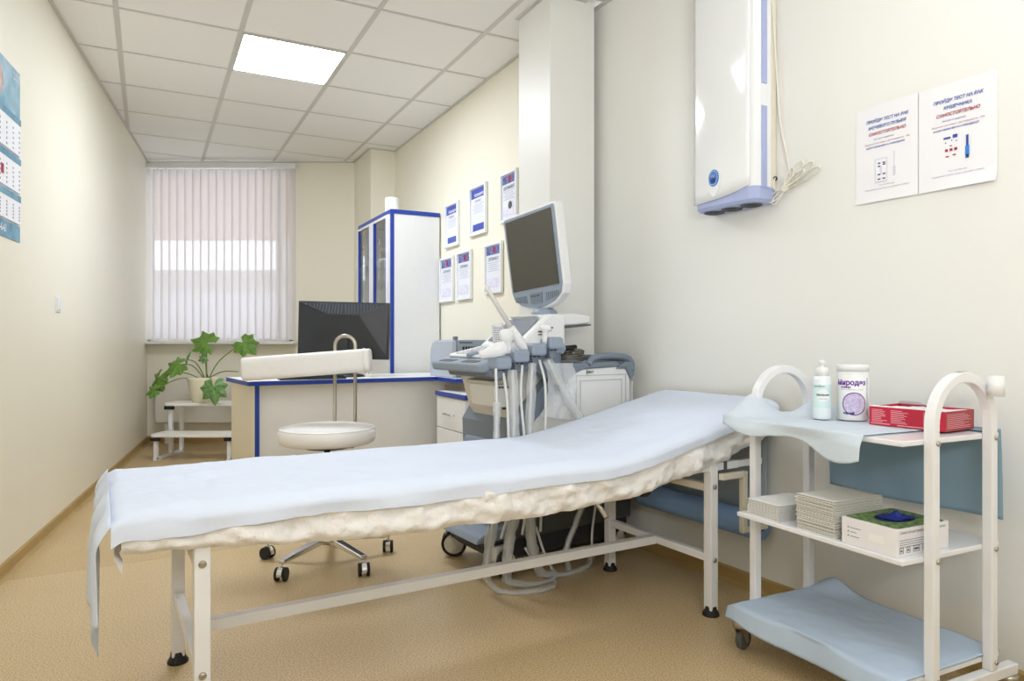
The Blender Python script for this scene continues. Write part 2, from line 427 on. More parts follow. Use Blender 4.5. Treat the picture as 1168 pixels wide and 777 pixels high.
for (k,j) in light_cells:
    n0, n1 = .455+TN*k+gap, .455+TN*(k+1)-gap; d0, d1 = 4.125+TD*j+gap, 4.125+TD*(j+1)-gap
    c = G((n0+n1)/2,(d0+d1)/2)
    t = thing('ceiling_light', descr[(k,j)], 'ceiling light', (c.x,c.y,H), ang(nG), 'square panel lights in the ceiling grid')
    a, e = (n1-n0)/2, (d1-d0)/2
    b = MB()
    for x0,x1,y0,y1 in ((-a,a,-e,-e+.008),(-a,a,e-.008,e),(-a,-a+.008,-e,e),(a-.008,a,-e,e)): b.box(x0,x1,y0,y1,-.008,.03)
    b.build('light_frame', M_tbar, t)
    b = MB(); b.box(-a+.008,a-.008,-e+.008,e-.008,-.004,.004); b.build('diffuser', M_panel if (k,j) == (0,0) else M_panel2, t)
    b = MB(); b.box(-a+.01,a-.01,-e+.01,e-.01,.012,.04); b.build('light_housing', M_tbar, t)

# ------------------------------------------------------------------ window
b = MB(); fy0, fy1 = 6.745, 6.80
for x0,x1,z0,z1 in ((WX0,WX1,WZ0,WZ0+.04),(WX0,WX1,WZ1-.04,WZ1),(WX0,WX0+.03,WZ0,WZ1),(WX1-.05,WX1,WZ0,WZ1),(-2.29,-2.24,WZ0+.04,WZ1-.04)): b.box(x0,x1,fy0,fy1,z0,z1)
win = struct(b.build('window_1', M_lam, bevel=.004))
for x0,x1 in ((WX0+.03,-2.29),(-2.24,WX1-.05)):
    b = MB(); b.box(x0,x1,6.77,6.778,WZ0+.04,WZ1-.04); b.build('pane', M_glass, win)
b = MB(); b.box(-3.495,-2.06,6.56,6.745,.945,.972); struct(b.build('window_sill', M_lam, bevel=.006))
# vertical blind
bl = thing('vertical_blind', 'off-white vertical blind of hanging fabric slats covering the window', 'blind', (0,6.61,0))
b = MB(); b.box(-3.50,-2.05,-.025,.025,2.615,2.655); b.build('headrail', M_lam, bl, bevel=.004)
NS = 19; pitch = (3.475-2.062)/NS; me0 = None
for i in range(NS):
    x = -3.475+pitch*(i+.5)
    a = math.radians(9 + random.uniform(-3,3))
    if me0 is None:
        b = MB()
        b.grid(lambda u,v: ((v-.5)*.089, .006*math.cos((v-.5)*PI)-.003, .985+u*1.62), 4, 6)
        s0 = b.build('slat', M_slat, bl); me0 = s0.data; o = s0
    else:
        o = bpy.data.objects.new('slat', me0); COL.objects.link(o); o.parent = bl
    o.location = (x, 0, 0); o.rotation_euler = (0,0,a)
for i in range(NS):
    x = -3.475+pitch*(i+.5)
    b = MB(); b.box(x-.004,x+.004,-.006,.006,2.598,2.62); b.build('carrier', M_white_metal, bl)
b = MB()
for i in range(NS-1):
    x = -3.475+pitch*(i+.5); b.tube([(x,-.008,1.0),(x+pitch/2,-.01,.988),(x+pitch,-.008,1.0)], .0012, 5)
b.build('bottom_chain', M_white_metal, bl)
b = MB(); b.tube([(-2.065,-.03,2.6),(-2.063,-.032,1.8),(-2.066,-.03,1.15)], .0018, 6); b.build('pull_cord', M_cordw, bl)
# house across the street, seen faintly through the blind
M_pink = mat('pink_plaster', 'D9A791', rough=.9, noise_amt=.1, noise_scale=3)
M_lit = emitter('emissive_strip', lin('EEEEFF'), 2.0)  # emissive strip put in for the bright band through the blind
M_palewall = mat('pale_lower_facade', 'E4E4EC', rough=.8)
hs = thing('building', 'pink plastered building with a bright glowing strip across the street beyond the blind', 'building', (-5.5,12,0))
b = MB(); b.box(-5,4.5,0,4,2.7,6.5); b.build('upper_wall', M_pink, hs)
b = MB(); b.box(-5,4.5,.02,4,1.82,2.2); b.build('middle_wall', mat('grey_facade_band','B5B2AC',rough=.8), hs)
b = MB(); b.box(-5,1.5,.0,.3,2.2,2.7); b.build('bright_strip', M_lit, hs)
b = MB(); b.box(1.5,4.5,.0,.3,2.2,2.7); b.box(-5,4.5,.3,4,2.2,2.7); b.build('strip_wall', M_palewall, hs)
b = MB(); b.box(-5,4.5,.02,4,-1,1.82); b.build('lower_wall', M_palewall, hs)

# ------------------------------------------------------------------ radiator enclosure
t = thing('radiator_enclosure', 'flat off-white convector panel below the window sill behind the plant', 'radiator', (-2.75,6.69,0))
b = MB(); b.box(-.63,.63,-.10,-.005,.2,.615); b.build('front_panel', M_radiator, t, bevel=.006)
b = MB(); b.box(-.55,-.5,-.08,-.0,.0,.2); b.box(.5,.55,-.08,-.0,.0,.2); b.build('bracket', M_radiator, t)

# ------------------------------------------------------------------ step stool + plant
t = thing('step_stool', 'white two-step stool with black brackets carrying the potted plant', 'step stool', (-2.62,6.02,0))
b = MB(); b.prism(rrect(-.33,.36,-.13,.13,.03), .425, .45); b.build('step', M_step, t, bevel=.004)
b = MB(); b.prism(rrect(-.33,.34,-.36,-.12,.03), .19, .215); b.build('step', M_step, t, bevel=.004)
for x in (-.29,.31):
    b = MB(); b.bar((x,-.08,0.01),(x,-.08,.425),.028); b.build('leg', M_white_metal, t)
    b = MB(); b.bar((x,.11,0.01),(x,.11,.425),.028); b.build('leg', M_white_metal, t)
    b = MB(); b.bar((x,-.33,0.01),(x,-.33,.19),.028); b.build('leg', M_white_metal, t)
    b = MB(); b.bar((x,-.35,.012),(x,.13,.012),.028,.022); b.build('foot_rail', M_white_metal, t)
    b = MB(); b.box(x-.035,x+.035,-.13,-.09,.395,.425); b.build('corner_bracket', M_black, t)
    b = MB(); b.box(x-.035,x+.035,-.36,-.32,.16,.19); b.build('corner_bracket', M_black, t)
pt = thing('potted_plant', 'leafy green plant with lobed leaves in a cream pot on the white step stool', 'plant', (-2.66,6.00,.45))
b = MB(); b.lathe([(.085,0),(.09,.01),(.112,.11),(.125,.19),(.127,.215),(.119,.215),(.112,.19)],28); b.build('pot', M_pot, pt)
b = MB(); b.lathe([(.112,.185),(.112,.195),(.05,.20),(.001,.203)],20); b.build('soil', M_soil, pt)
def leaf_poly():
    pts = []
    lobes = [(-155,.5),(-128,.74),(-110,.60),(-92,.84),(-70,.66),(-46,.95),(-24,.70),(0,1.12),(24,.70),(46,.95),(70,.66),(92,.84),(110,.60),(128,.74),(155,.5)]
    out = []
    for i,(a,r) in enumerate(lobes):
        if i:
            pa, pr = lobes[i-1]; out.append(((a+pa)/2, (r+pr)/2*(.98 if i%2 else .93)))
            if r > pr or True: pass
        out.append((a,r))
    return out
def leaf(center, size, tipdir, normal, m=M_leaf):
    c = Vector(center); f = Vector(tipdir).normalized(); n = Vector(normal).normalized()
    f = (f-n*f.dot(n)).normalized(); s = f.cross(n)
    L = leaf_poly(); b = MB(); vs = [c]; 
    for ring in (.5, 1):
        for a, r in L:
            a2 = math.radians(a); rr = r*size*ring*.58*(1+random.uniform(-.05,.05))
            if ring == .5: rr = size*.6*.5*(r*.5+.42)
            x = rr*math.cos(a2); y = rr*math.sin(a2)
            zz = -.17*size*(ring**2)*(r**2) + (.05*size if abs(a) in (0,46,92) else -.03*size)*ring
            vs.append(c + f*x + s*y + n*zz)
    K = len(L); fs = []
    for i in range(K-1):
        fs.append((0,1+i,2+i)); fs.append((1+i,1+K+i,2+K+i,2+i))
    b.add(vs, fs, None, False)
    o = b.build('leaf', m, pt, solid=.0015); return o
ox, oz = -2.66, .45
def pw(px, py, Y):   # point of the room given as bearing; local to the plant
    return Vector(((px-584)/794*Y+2.66, Y-6.0, .98-(py-388.5)/794*Y-.45))
stem0 = Vector((.03,0,.2))
LV = [((236,391),5.95,.25,(-1,0,.3),(.1,-1,.5),M_leaf),((277,391),6.0,.24,(.4,-.3,-.2),(.1,-1,.45),M_leaf),
      ((203,416),5.9,.23,(-.8,0,-.5),(-.1,-.8,.7),M_leaf),((181,431),5.95,.26,(-.3,0,-1),(-.6,-.9,.35),M_leaf),((212,410),5.86,.14,(.1,0,1),(-.9,-.5,.3),M_leafd),
      ((176,445),5.85,.15,(-1,0,-.3),(-.2,-1,.6),M_leaf),((243,441),5.78,.25,(.1,0,-1),(.0,-1,.25),M_leafd),((233,409),5.93,.09,(-1,0,-.4),(.2,-1,.1),M_leafd)]
for (px,py),Y,sz,td,nn,m in LV:
    c = pw(px,py,Y); leaf(c, sz, td, nn, m)
    mid = (stem0+c)/2 + Vector((0,0,.05 if py > 400 else .0)) + Vector((.0 if py>400 else (c.x-stem0.x)*-.15,0,0))
    b = MB(); b.tube(smoothpath([stem0+Vector((0,0,-.03)), stem0*.6+mid*.4, mid, c],5), [.006]*6+[.0045]*10, 6) if False else b.tube(smoothpath([stem0+Vector((0,0,-.03)), mid, c],6), .0048, 6)
    b.build('leaf_stalk', M_stem, pt)
c = pw(272,424,5.9); b = MB(); b.tube(smoothpath([stem0, (stem0+c)/2+Vector((0,0,.03)), c],6), .0048, 6); b.build('leaf_stalk', M_stem, pt)
b = MB(); b.tube([(.03,0,.17),(.032,0,.21),(.03,0,.24)], [.014,.012,.008], 8); b.build('stem', mat('brown_stem','6B4A34',rough=.8), pt)

# ------------------------------------------------------------------ desk
D0 = Vector((-1.535,4.05)); ux = Vector((.883,.47)).normalized(); lx = Vector((-.55,.835)).normalized()
t = thing('desk', 'long white desk with royal blue edges behind the stool', 'desk', (D0.x,D0.y,0), 0)
def L2(p): return (p.x-D0.x, p.y-D0.y)
wallpt = lambda q: q
q = lambda p: (WF-nG*.012 - p).dot(nG)
E1 = D0 + ux*(q(D0)/ux.dot(nG))
backL = D0 + lx*.60
E2 = backL + ux*(q(backL)/ux.dot(nG))
wing_n = -.285; wa = WF + nG*wing_n + dG*.30
tfr = (wa-D0).dot(dG) ; 
# intersection of wing edge line (direction dG through wa) with the desk front line
den = ux.x*dG.y-ux.y*dG.x; tt = ((wa.x-D0.x)*dG.y-(wa.y-D0.y)*dG.x)/den; WI = D0+ux*tt
wb = WF - nG*.012 + dG*.30
E2i, = (E2,)
poly = [L2(D0), L2(WI), L2(wa), L2(wb), L2(E2), L2(backL)]
b = MB(); b.prism(poly, .722, .740); b.build('desktop', M_lam, t)
b = MB()
for p, r in ((D0,WI),(WI,wa),(backL,D0),(wa,wb)):
    d = (r-p).normalized(); nrm = Vector((d.y,-d.x)); 
    a = [p, r, r+nrm*.004, p+nrm*.004]; b.prism([L2(v) for v in a], .7145, .7405)
b.build('edge_band', M_blue, t, bevel=.001)
b = MB(); b.prism(poly, .715, .722); b.build('desktop_underside', M_lam, t)
S0 = D0 + ux*.045 + lx*.03
lx2 = Vector((-.6,.8))
b = MB(); b.prism([L2(S0),L2(S0+ux*.022),L2(S0+ux*.022+lx*.5),L2(S0+lx2*.5)], 0, .715); b.build('side_panel', M_beigeside, t)
b = MB(); n_ = Vector((ux.y,-ux.x)); b.prism([L2(S0+ux*-.002),L2(S0+ux*.024),L2(S0+ux*.024+n_*.003),L2(S0+ux*-.002+n_*.003)], 0, .714); b.build('edge_band', M_blue, t)
FE = S0+ux*.022+lx*.04; FE2 = FE+ux*1.2
b = MB(); b.prism([L2(FE),L2(FE2),L2(FE2+lx*.018),L2(FE+lx*.018)], .03, .714); b.build('modesty_panel', M_lam, t)
b = MB(); b.prism([L2(wb-nG*.10+dG*.02), L2(wb+dG*.02-nG*.01), L2(wb+dG*.04-nG*.01), L2(wb-nG*.10+dG*.04)], .0, .714); b.build('support_panel', M_lam, t)
# pedestal
pd = Vector((-.487,4.50))
t = thing('drawer_pedestal', 'low white drawer pedestal with a blue top in front of the desk', 'drawer unit', (pd.x,pd.y,0), ang(-dG))   # local x along -dG (towards viewer), local y = +nG
b = MB(); b.box(0,.46,.018,.31,.03,.632); b.build('body', M_lam, t, bevel=.002)
b = MB(); b.box(-.004,.464,-.004,.314,.632,.656); b.build('top_board', M_lam, t)
b = MB(); b.box(-.006,.466,-.008,-.004,.630,.657); b.box(.464,.468,-.006,.314,.630,.657); b.build('edge_band', M_blue, t)
for z0,z1 in ((.43,.625),(.235,.425),(.04,.23)):
    d = MB(); d.box(.004,.456,0,.018,z0,z1); d = d.build('drawer', M_lam, t, bevel=.002)
    b = MB(); zc = (z0+z1)/2-.005; b.tube([(.16,-.002,zc),(.16,-.02,zc),(.165,-.024,zc),(.295,-.024,zc),(.30,-.02,zc),(.30,-.002,zc)], .004, 8); b.build('handle', M_chrome, d)
# desk monitor
t = thing('computer_monitor', 'black widescreen computer monitor seen from behind on the blue-edged desk', 'monitor', (-1.125,4.62,.74), math.radians(3))
HM = T(0,0,-.103)@R(math.radians(1.3),'Y')
b = MB(); b.prism(rrect(-.30,.30,.22,.60,.008), -.045, -.020, R(PI/2,'X')) ; b.build('bezel', M_blackpl, t, M=HM, bevel=.003)
b = MB(); b.prism([(-.285,.235),(.285,.235),(.285,.587),(-.285,.587)], -.0465, -.045, R(PI/2,'X')); b.build('screen', M_screen, t, M=HM)
b = MB()   # tapered back shell, towards the viewer
vs = [(-.30,.022,.20+.02),(.30,.022,.22),(.30,.022,.60),(-.30,.022,.60),(-.28,-.012,.25),(.28,-.012,.25),(.28,-.012,.36),(.07,-.022,.535),(-.07,-.022,.535),(-.28,-.012,.36)]
b.box(-.298,.298,-.004,.022,.222,.598)
b.add([(-.29,-.004,.594),(.29,-.004,.594),(.10,-.03,.515),(-.10,-.03,.515),(-.285,-.018,.24),(.285,-.018,.24)],
      [(0,1,2,3),(0,3,4),(1,5,2),(3,2,5,4)])
b.build('back_shell', M_blackpl, t, M=HM)
b = MB()
for i in range(26):
    x = -.25+i*.02
    f = 1-min(1,max(0,(abs(x)-.10)/.19)); z1 = .588; z0 = .592-.072*f
    ya = -.006; yb = -.004-.026*(.594-z0)/.079
    if z1-z0 > .006: b.bar((x,ya-.001,z1),(x-.006 if x<0 else x+.006,yb-.001,z0), .006,.004)
b.build('vent_ribs', mat('vent_rib_grey','4A5058',rough=.4), t, M=HM)
b = MB(); b.bar((-.29,-.006,.594),(-.10,-.031,.515),.003); b.bar((.29,-.006,.594),(.10,-.031,.515),.003); b.bar((-.10,-.031,.515),(.10,-.031,.515),.003)
b.build('shell_crease', mat('vent_rib_grey','4A5058',rough=.4), t, M=HM)
b = MB(); b.box(-.045,.045,-.045,-.015,.06,.26); b.build('stand_neck', M_blackpl, t, bevel=.01)
b = MB(); b.lathe([(.15,0),(.15,.008),(.13,.016),(.05,.03),(.04,.06)],32,None,.7); b.build('stand_base', M_blackpl, t)
b = MB(); b.box(.14,.20,-.03,-.012,.235,.30); b.box(-.2,-.09,-.024,-.014,.235,.265); b.build('port_recess', M_black, t, M=HM)
b = MB(); b.tube(smoothpath([(.17,-.03,.14),(.175,-.05,.08),(.20,-.06,.02),(.17,-.03,.006),(.1,0.02,.006)],6), .003, 6); b.build('cable', M_cordw, t)
tag(MB().box(-.07,.07,-.03,.03,0,.035).build('card_reader', M_blackpl, bevel=.008), 'small dark device on the left corner of the desk behind the stool backrest', 'device')
o = bpy.data.objects['card_reader']; o.location = (-1.60,4.32,.741); o.rotation_euler=(0,0,.5)
# keyboard near the monitor
t = thing('keyboard', 'flat dark keyboard lying on the desk beside the monitor foot', 'keyboard', (-1.24,4.32,.741), ang(ux))
b = MB(); b.prism(rrect(-.2,.2,-.06,.06,.01),0,.014); b.build('case', M_blackpl, t)
b = MB()
for r in range(5):
    for c in range(16): b.box(-.19+c*.0238,-.17+c*.0238,-.052+r*.021,-.034+r*.021,.014,.019)
b.build('keys', M_black, t)

# printer on the desk wing (local x = -dG towards viewer, y = nG)
pr = Vector((-.568,4.80)) - dG*.0
t = thing('printer', 'grey desktop printer with a rounded light side at the right end of the desk', 'printer', (-.566,4.795,.741), ang(-dG))
prof = [(0,0),(.40,0),(.40,.238),(.1,.238),(.05,.225),(.015,.185),(0,.13)]
b = MB(); b.prism(prof, -.03, .0, R(PI/2,'X') ); 
b.build('side_cover', mat('light_grey_plastic','B9C1CE',rough=.45), t, bevel=.006)
b = MB(); b.box(.0,.395,.035,.24,.0,.16); b.build('body', M_usgrey, t, bevel=.006)
b = MB(); b.box(.03,.40,.035,.24,.16,.243); b.build('control_panel', M_usgrey, t, bevel=.006)
b = MB()
for i in range(5): b.box(.401,.403,.07+i*.02,.083+i*.02,.17,.20)
b.box(.401,.403,.05,.14,.222,.228)
b.build('buttons', M_black, t)
b = MB(); b.box(.36,.385,.02,.045,.243,.265); b.build('tab', M_usgrey2, t)
b = MB(); b.box(.401,.42,.04,.23,.02,.12); b.build('tray', M_usblack, t)

# ------------------------------------------------------------------ glass cabinet
CB = Vector((-.891,5.129))      # near-left corner; local x = dG (away), y = nG (to wall)
def cab():
    t = thing('glass_cabinet', 'tall white cabinet with blue edges and two glass doors beside the wall certificates', 'cabinet', (CB.x,CB.y,0), ang(dG))
    # local x along dG, local y = rotate 90 ccw = -nG ; so depth towards the wall is -y
    wd, dp, hh = .89, .385, 1.946
    b = MB(); b.box(0,.018,-dp,0,.02,hh-.018); b.build('side_panel', M_lam, t)
    b = MB(); b.box(wd-.018,wd,-dp,0,.02,hh-.018); b.build('side_panel', M_lam, t)
    b = MB(); b.box(0,wd,-dp,0,hh-.018,hh); b.build('top_panel', M_lam, t)
    b = MB(); b.box(0,wd,-dp,-dp+.006,.02,hh-.018); b.build('back_panel', M_lam, t)
    b = MB(); b.box(0,wd,-dp,0,.0,.03); b.build('bottom_panel', M_lam, t)
    for z in (.92,1.25,1.6): b = MB(); b.box(.018,wd-.018,-dp+.006,-.02,z,z+.016); b.build('shelf', M_lam, t)
    b = MB(); b.box(-.004,0,-dp,.004,hh-.028,hh+.004); b.box(-.004,wd+.004,0,.004,hh-.028,hh+.004); b.box(-.004,0.004,-.0,.006,0,hh); b.box(-.004,0,-.022,.0,0,hh-.02)
    b.build('edge_band', M_blue, t)
    for x0,x1,k in ((.006,wd/2-.002,0),(wd/2+.002,wd-.006,1)):
        d = MB(); z0,z1 = .86,hh-.035; w = .06
        d.box(x0,x0+w,.004,.022,z0,z1); d.box(x1-w,x1,.004,.022,z0,z1); d.box(x0+w,x1-w,.004,.022,z0,z0+w); d.box(x0+w,x1-w,.004,.022,z1-w*.3,z1)
        d = d.build('door', M_lam, t)
        b = MB(); b.box(x0+w,x1-w,.010,.014,z0+w,z1-.018); b.build('glass_pane', M_cabglass, d)
        b = MB(); b.box(x1-w-.016,x1-w,.004,.024,z0+w,z1-.018); b.box(x0+w,x0+w+.006,.004,.024,z0+w,z1-.018); b.build('blue_trim', M_blue, d)
        for z in (1.1,1.75): 
            b = MB(); b.lathe([(.018,0),(.018,.01),(.008,.014)],14,T((x1-w-.04) if k else (x1-w-.05),-.002,z)@R(PI/2,'X')); b.build('hinge', M_chrome, d)
        d = MB(); d.box(x0,x1,.004,.022,.04,.855); d = d.build('door', M_lam, t)
        b = MB(); xx = x1-.05 if k==0 else x0+.05; b.tube([(xx,.022,.6),(xx,.045,.6),(xx,.045,.72),(xx,.022,.72)],.004,8); b.build('handle', M_chrome, d)
    return t
cabt = cab()
def cabw(x,y): return Vector((CB.x,CB.y)) + dG*x - nG*(-y)
spots = [(.12,.936,.16,'F0EEE6','white'),(.22,.936,.12,'D8C9A0','tan'),(.30,.936,.2,'E8ECEF','pale'),(.6,.936,.15,'C8D4E0','blue-grey'),(.72,.936,.12,'E9E4DA','cream'),
         (.12,1.266,.14,'DCC58E','amber'),(.2,1.266,.2,'F0F0F0','white'),(.3,1.266,.15,'B9C6CC','grey'),(.62,1.266,.16,'ECECEC','white'),
         (.15,1.616,.12,'DADDD8','pale grey'),(.28,1.616,.17,'ECEDEE','white'),(.65,1.616,.14,'D9DDE2','grey white')]
shname = {.936:'lowest',1.266:'middle',1.616:'top'}
rank = {}
for x,z,h,c,cn in spots:
    p = Vector((CB.x,CB.y))+dG*x+nG*.14
    b = MB(); b.lathe([(.03,0),(.032,.005),(.032,h*.75),(.014,h*.86),(.014,h*.9)],16)
    rank[z] = rank.get(z,0)+1
    num = ['nearest','second','third','fourth','fifth'][rank[z]-1]
    tt_ = thing('medicine_bottle', f'{cn} bottle behind the cabinet glass on its {shname[z]} shelf, {num} from the viewer', 'bottle', (p.x,p.y,z), 0, 'bottles inside the glass cabinet')
    b.build('body', mat('bottle_'+cn.replace(' ','_')+c, c, rough=.3), tt_)
    b = MB(); b.lathe([(.017,h*.88),(.017,h)],14); b.build('cap', M_uswhite, tt_)
p = Vector((CB.x,CB.y))+dG*.20+nG*.07
t = thing('paper_roll', 'white paper towel roll standing on top of the tall cabinet', 'paper roll', (p.x,p.y,1.947))
b = MB(); prof=[(.052,0)]+[(.052+.0015*math.sin(i*2.1),.01+i*.01) for i in range(11)]+[(.048,.125),(.02,.125),(.02,.06)]; b.lathe(prof,24); b.build('roll', M_paper, t)

# ------------------------------------------------------------------ certificates on the far right wall
def farwall_s(px):
    r = (px-584)/794; return (WF.x - r*WF.y)/(.4628+.8865*r)
certs = [(509.5,524.5,235,284,'blue','white framed certificate with blue bands, top row, nearest the cabinet','a'),
         (537.8,556.5,215.4,271,'blue','white framed certificate with blue bands, middle of the top row','b'),
         (573,592,200,256,'pic','white framed certificate with dark picture header and round seal beside the pilaster','c'),
         (503.8,518.8,295.6,345.7,'pic','white framed certificate in the lower row, half behind the cabinet edge','d'),
         (523,539.5,288.5,343,'pic','white framed certificate in the middle of the lower row','e'),
         (554.8,574.6,279.7,336.4,'pic','white framed certificate in the lower row behind the long probe','f')]
for x0,x1,y0,y1,kind,lab,idn in certs:
    s0, s1 = farwall_s(x0), farwall_s(x1); pL = WF+dG*s0
    zt = .98-(y0-388.5)/794*pL.y; zb = .98-(y1-388.5)/794*pL.y
    w = abs(s0-s1); h = zt-zb
    # local x towards viewer (-dG), y = nG into wall, z up
    t = thing('certificate', lab, 'certificate', (pL.x,pL.y,zb), ang(-dG), 'framed certificates on the wall')
    fw = .018
    b = MB()
    for a in ((0,w,0,fw),(0,w,h-fw,h),(0,fw,fw,h-fw),(w-fw,w,fw,h-fw)): b.box(a[0],a[1],-.022,-.002,a[2],a[3])
    b.build('frame', M_uswhite, t, bevel=.002)
    b = MB(); b.box(fw,w-fw,-.010,-.004,fw,h-fw); b.build('paper', M_certpaper, t)
    MM = T(0,-.0115,0)@R(PI/2,'X')
    iw, ih = w-2*fw, h-2*fw
    b = MB(); b.box(fw+.006,w-fw-.004,-.0115,-.0102,h-fw-ih*(.2 if kind=='pic' else .22),h-fw-.005); b.build('header', M_certpic if kind=='pic' else M_certblue, t)
    if kind == 'blue':
        b = MB(); b.box(fw+.03,w-fw-.004,-.0115,-.0102,fw+.012,fw+ih*.19); b.build('footer', M_certblue, t)
        text('Награждается', .03, M_paper, t, T(w*.58,-.0122,h-fw-ih*.155)@R(PI/2,'X'), sx=.75, bold=.0006)
    else:
        b = MB(); b.box(fw+.01,w-fw-.01,-.0112,-.0102,fw+.02,fw+ih*.28); b.build('tinted_picture', M_certfade, t)
        b = MB(); b.lathe([(.02,0),(.02,.001)],16,T(w*.55,-.0122,h-fw-ih*.1)@R(PI/2,'X')); b.build('emblem', M_inkred, t)
    if idn == 'c':
        b = MB(); b.lathe([(.024,0),(.024,.001)],18,T(w*.58,-.0122,fw+ih*.3)@R(PI/2,'X')); b.build('seal', M_usdark, t)
    text('СЕРТИФИКАТ', .030 if kind=='pic' else .02, M_inkgrey if kind=='blue' else M_usgrey2, t, T(w/2,-.0118,h-fw-ih*.30)@R(PI/2,'X'), sx=.72, bold=.0005)
    b = MB()
    for i in range(5):
        zz = h-fw-ih*(.38+i*.045); ln = iw*(.3 if i%2 else .4); b.box(w/2-ln,w/2+ln,-.0112,-.0104,zz,zz+.003)
    b.build('text_lines', mat('faint_print','B9BCCB',rough=.6), t)

# ------------------------------------------------------------------ left wall: calendar and switch
def leftwall(px):
    r = (px-584)/794; s = (LA.x-r*LA.y)/(r*LD.y-LD.x); return LA+LD*s, s
pa, _ = leftwall(21); pb, _ = leftwall(-52)
# calendar local: x from viewer side to far side? use x = -LD (away), origin at near edge
wcal = (pa-pb).length
t = thing('wall_calendar', 'blue quarterly wall calendar with three month blocks on the left wall', 'calendar', (pa.x,pa.y,0), ang(LD))
# local x = LD (toward viewer), local y = ccw normal
yn = 1 if Vector((-LD.y,LD.x)).dot(LN) > 0 else -1
def yb_(a, c): return (min(a*yn,c*yn), max(a*yn,c*yn))
zt = lambda y: .98-(y-388.5)/794*pa.y
def cbox(x0,x1,z0,z1,d0,d1): 
    y0,y1 = yb_(d0,d1); return MB().box(x0,x1,y0,y1,z0,z1)
M_calblue = mat('calendar_blue_picture','5E9AB4',rough=.4,color2='B8D2DC',noise_scale=9)
M_calstrip = mat('calendar_strip_blue','4F86A4',rough=.4,color2='7FB0C4',noise_scale=14)
cbox(0,wcal,zt(277),zt(85),.001,.003).build('backing', M_paper, t)
cbox(0,wcal,zt(138),zt(85),.003,.006).build('picture', M_calblue, t)
FR = R(PI/2,'X') if yn < 0 else R(PI,'Z')@R(PI/2,'X')
b = MB(); b.lathe([(.07,0),(.07,.001)],24,T(wcal*.42,yn*.0075,(zt(138)+zt(85))/2-.0)@R(PI/2,'X'),1.0); b.build('globe_print', mat('globe_print','D9C9C4',rough=.5,color2='A86A58',noise_scale=30), t)
text('2017', .05, M_paper, t, T(.05,yn*.0075,zt(94))@FR, sx=.8)
blocks = [(138,180),(183,222),(225,257)]
for k,(y0,y1) in enumerate(blocks):
    z1, z0 = zt(y0), zt(y1)
    m_ = cbox(0.004,wcal-.004,z0,z1-.028,.004,.010).build('month_block', M_paper, t)
    cbox(0.004,wcal-.004,z1-.028,z1,.004,.011).build('month_header', M_calstrip, t)
    b = MB()
    for r in range(5):
        for c in range(8):
            xx = .02+c*(wcal-.04)/8; zz = z0+.012+r*(z1-z0-.055)/5; y0_,y1_ = yb_(.010,.0108); b.box(xx,xx+.010,y0_,y1_,zz,zz+.009)
    b.build('date_print', M_inkgrey, m_)
zz = zt(206); cbox(wcal*.33,wcal*.33+.03,zz-.02,zz+.02,.0105,.012).build('date_marker', M_inkred, t)
cbox(0,wcal,zt(277),zt(259),.003,.006).build('footer_banner', M_calstrip, t)
text('-6-61', .045, M_paper, t, T(wcal*.32,yn*.0075,zt(268))@FR, sx=.9, bold=.001)
p, _ = leftwall(64.5)
t = thing('light_switch', 'small white double light switch on the left wall', 'switch', (p.x,p.y,.98+(388.5-347)/794*p.y), ang(LD))
def sb(x0,x1,d0,d1,z0,z1): y0,y1 = yb_(d0,d1); return MB().box(x0,x1,y0,y1,z0,z1)
sb(-.042,.042,.001,.010,-.042,.042).build('plate', M_uswhite, t, bevel=.003)
sb(-.036,-.002,.010,.016,-.03,.03).build('rocker', M_uswhite, t, bevel=.002)
sb(.002,.036,.010,.014,-.03,.03).build('rocker', M_uswhite, t, bevel=.002)

# ------------------------------------------------------------------ stool
SC = Vector((-.82,3.09))
t = thing('swivel_stool', 'white round swivel stool with bolster backrest and chrome base behind the bed', 'stool', (SC.x,SC.y,0))
b = MB(); b.lathe([(.19,.525),(.205,.533),(.213,.555),(.213,.578),(.205,.592),(.195,.597),(.19,.595),(.17,.602),(.001,.606)],48); b.build('seat', M_leather, t)
b = MB(); b.lathe([(.2,.586),(.2075,.5905),(.2035,.5955),(.199,.594)],48); b.build('seat_piping', M_leather, t)
b = MB(); b.lathe([(.10,.505),(.10,.525)],20); b.box(-.12,.12,-.02,.02,.505,.523); b.build('seat_plate', M_blackpl, t)
b = MB(); b.lathe([(.014,.20),(.014,.51)],14); b.build('gas_lift', M_chrome, t)
b = MB(); b.lathe([(.03,.09),(.03,.24),(.024,.3)],18); b.build('column_cover', M_chrome, t)
b = MB(); b.lathe([(.045,.085),(.05,.10),(.045,.14),(.03,.15)],20); b.build('base_hub', M_chrome, t)
a0 = math.atan2(2.824-3.09, -.946+.82)
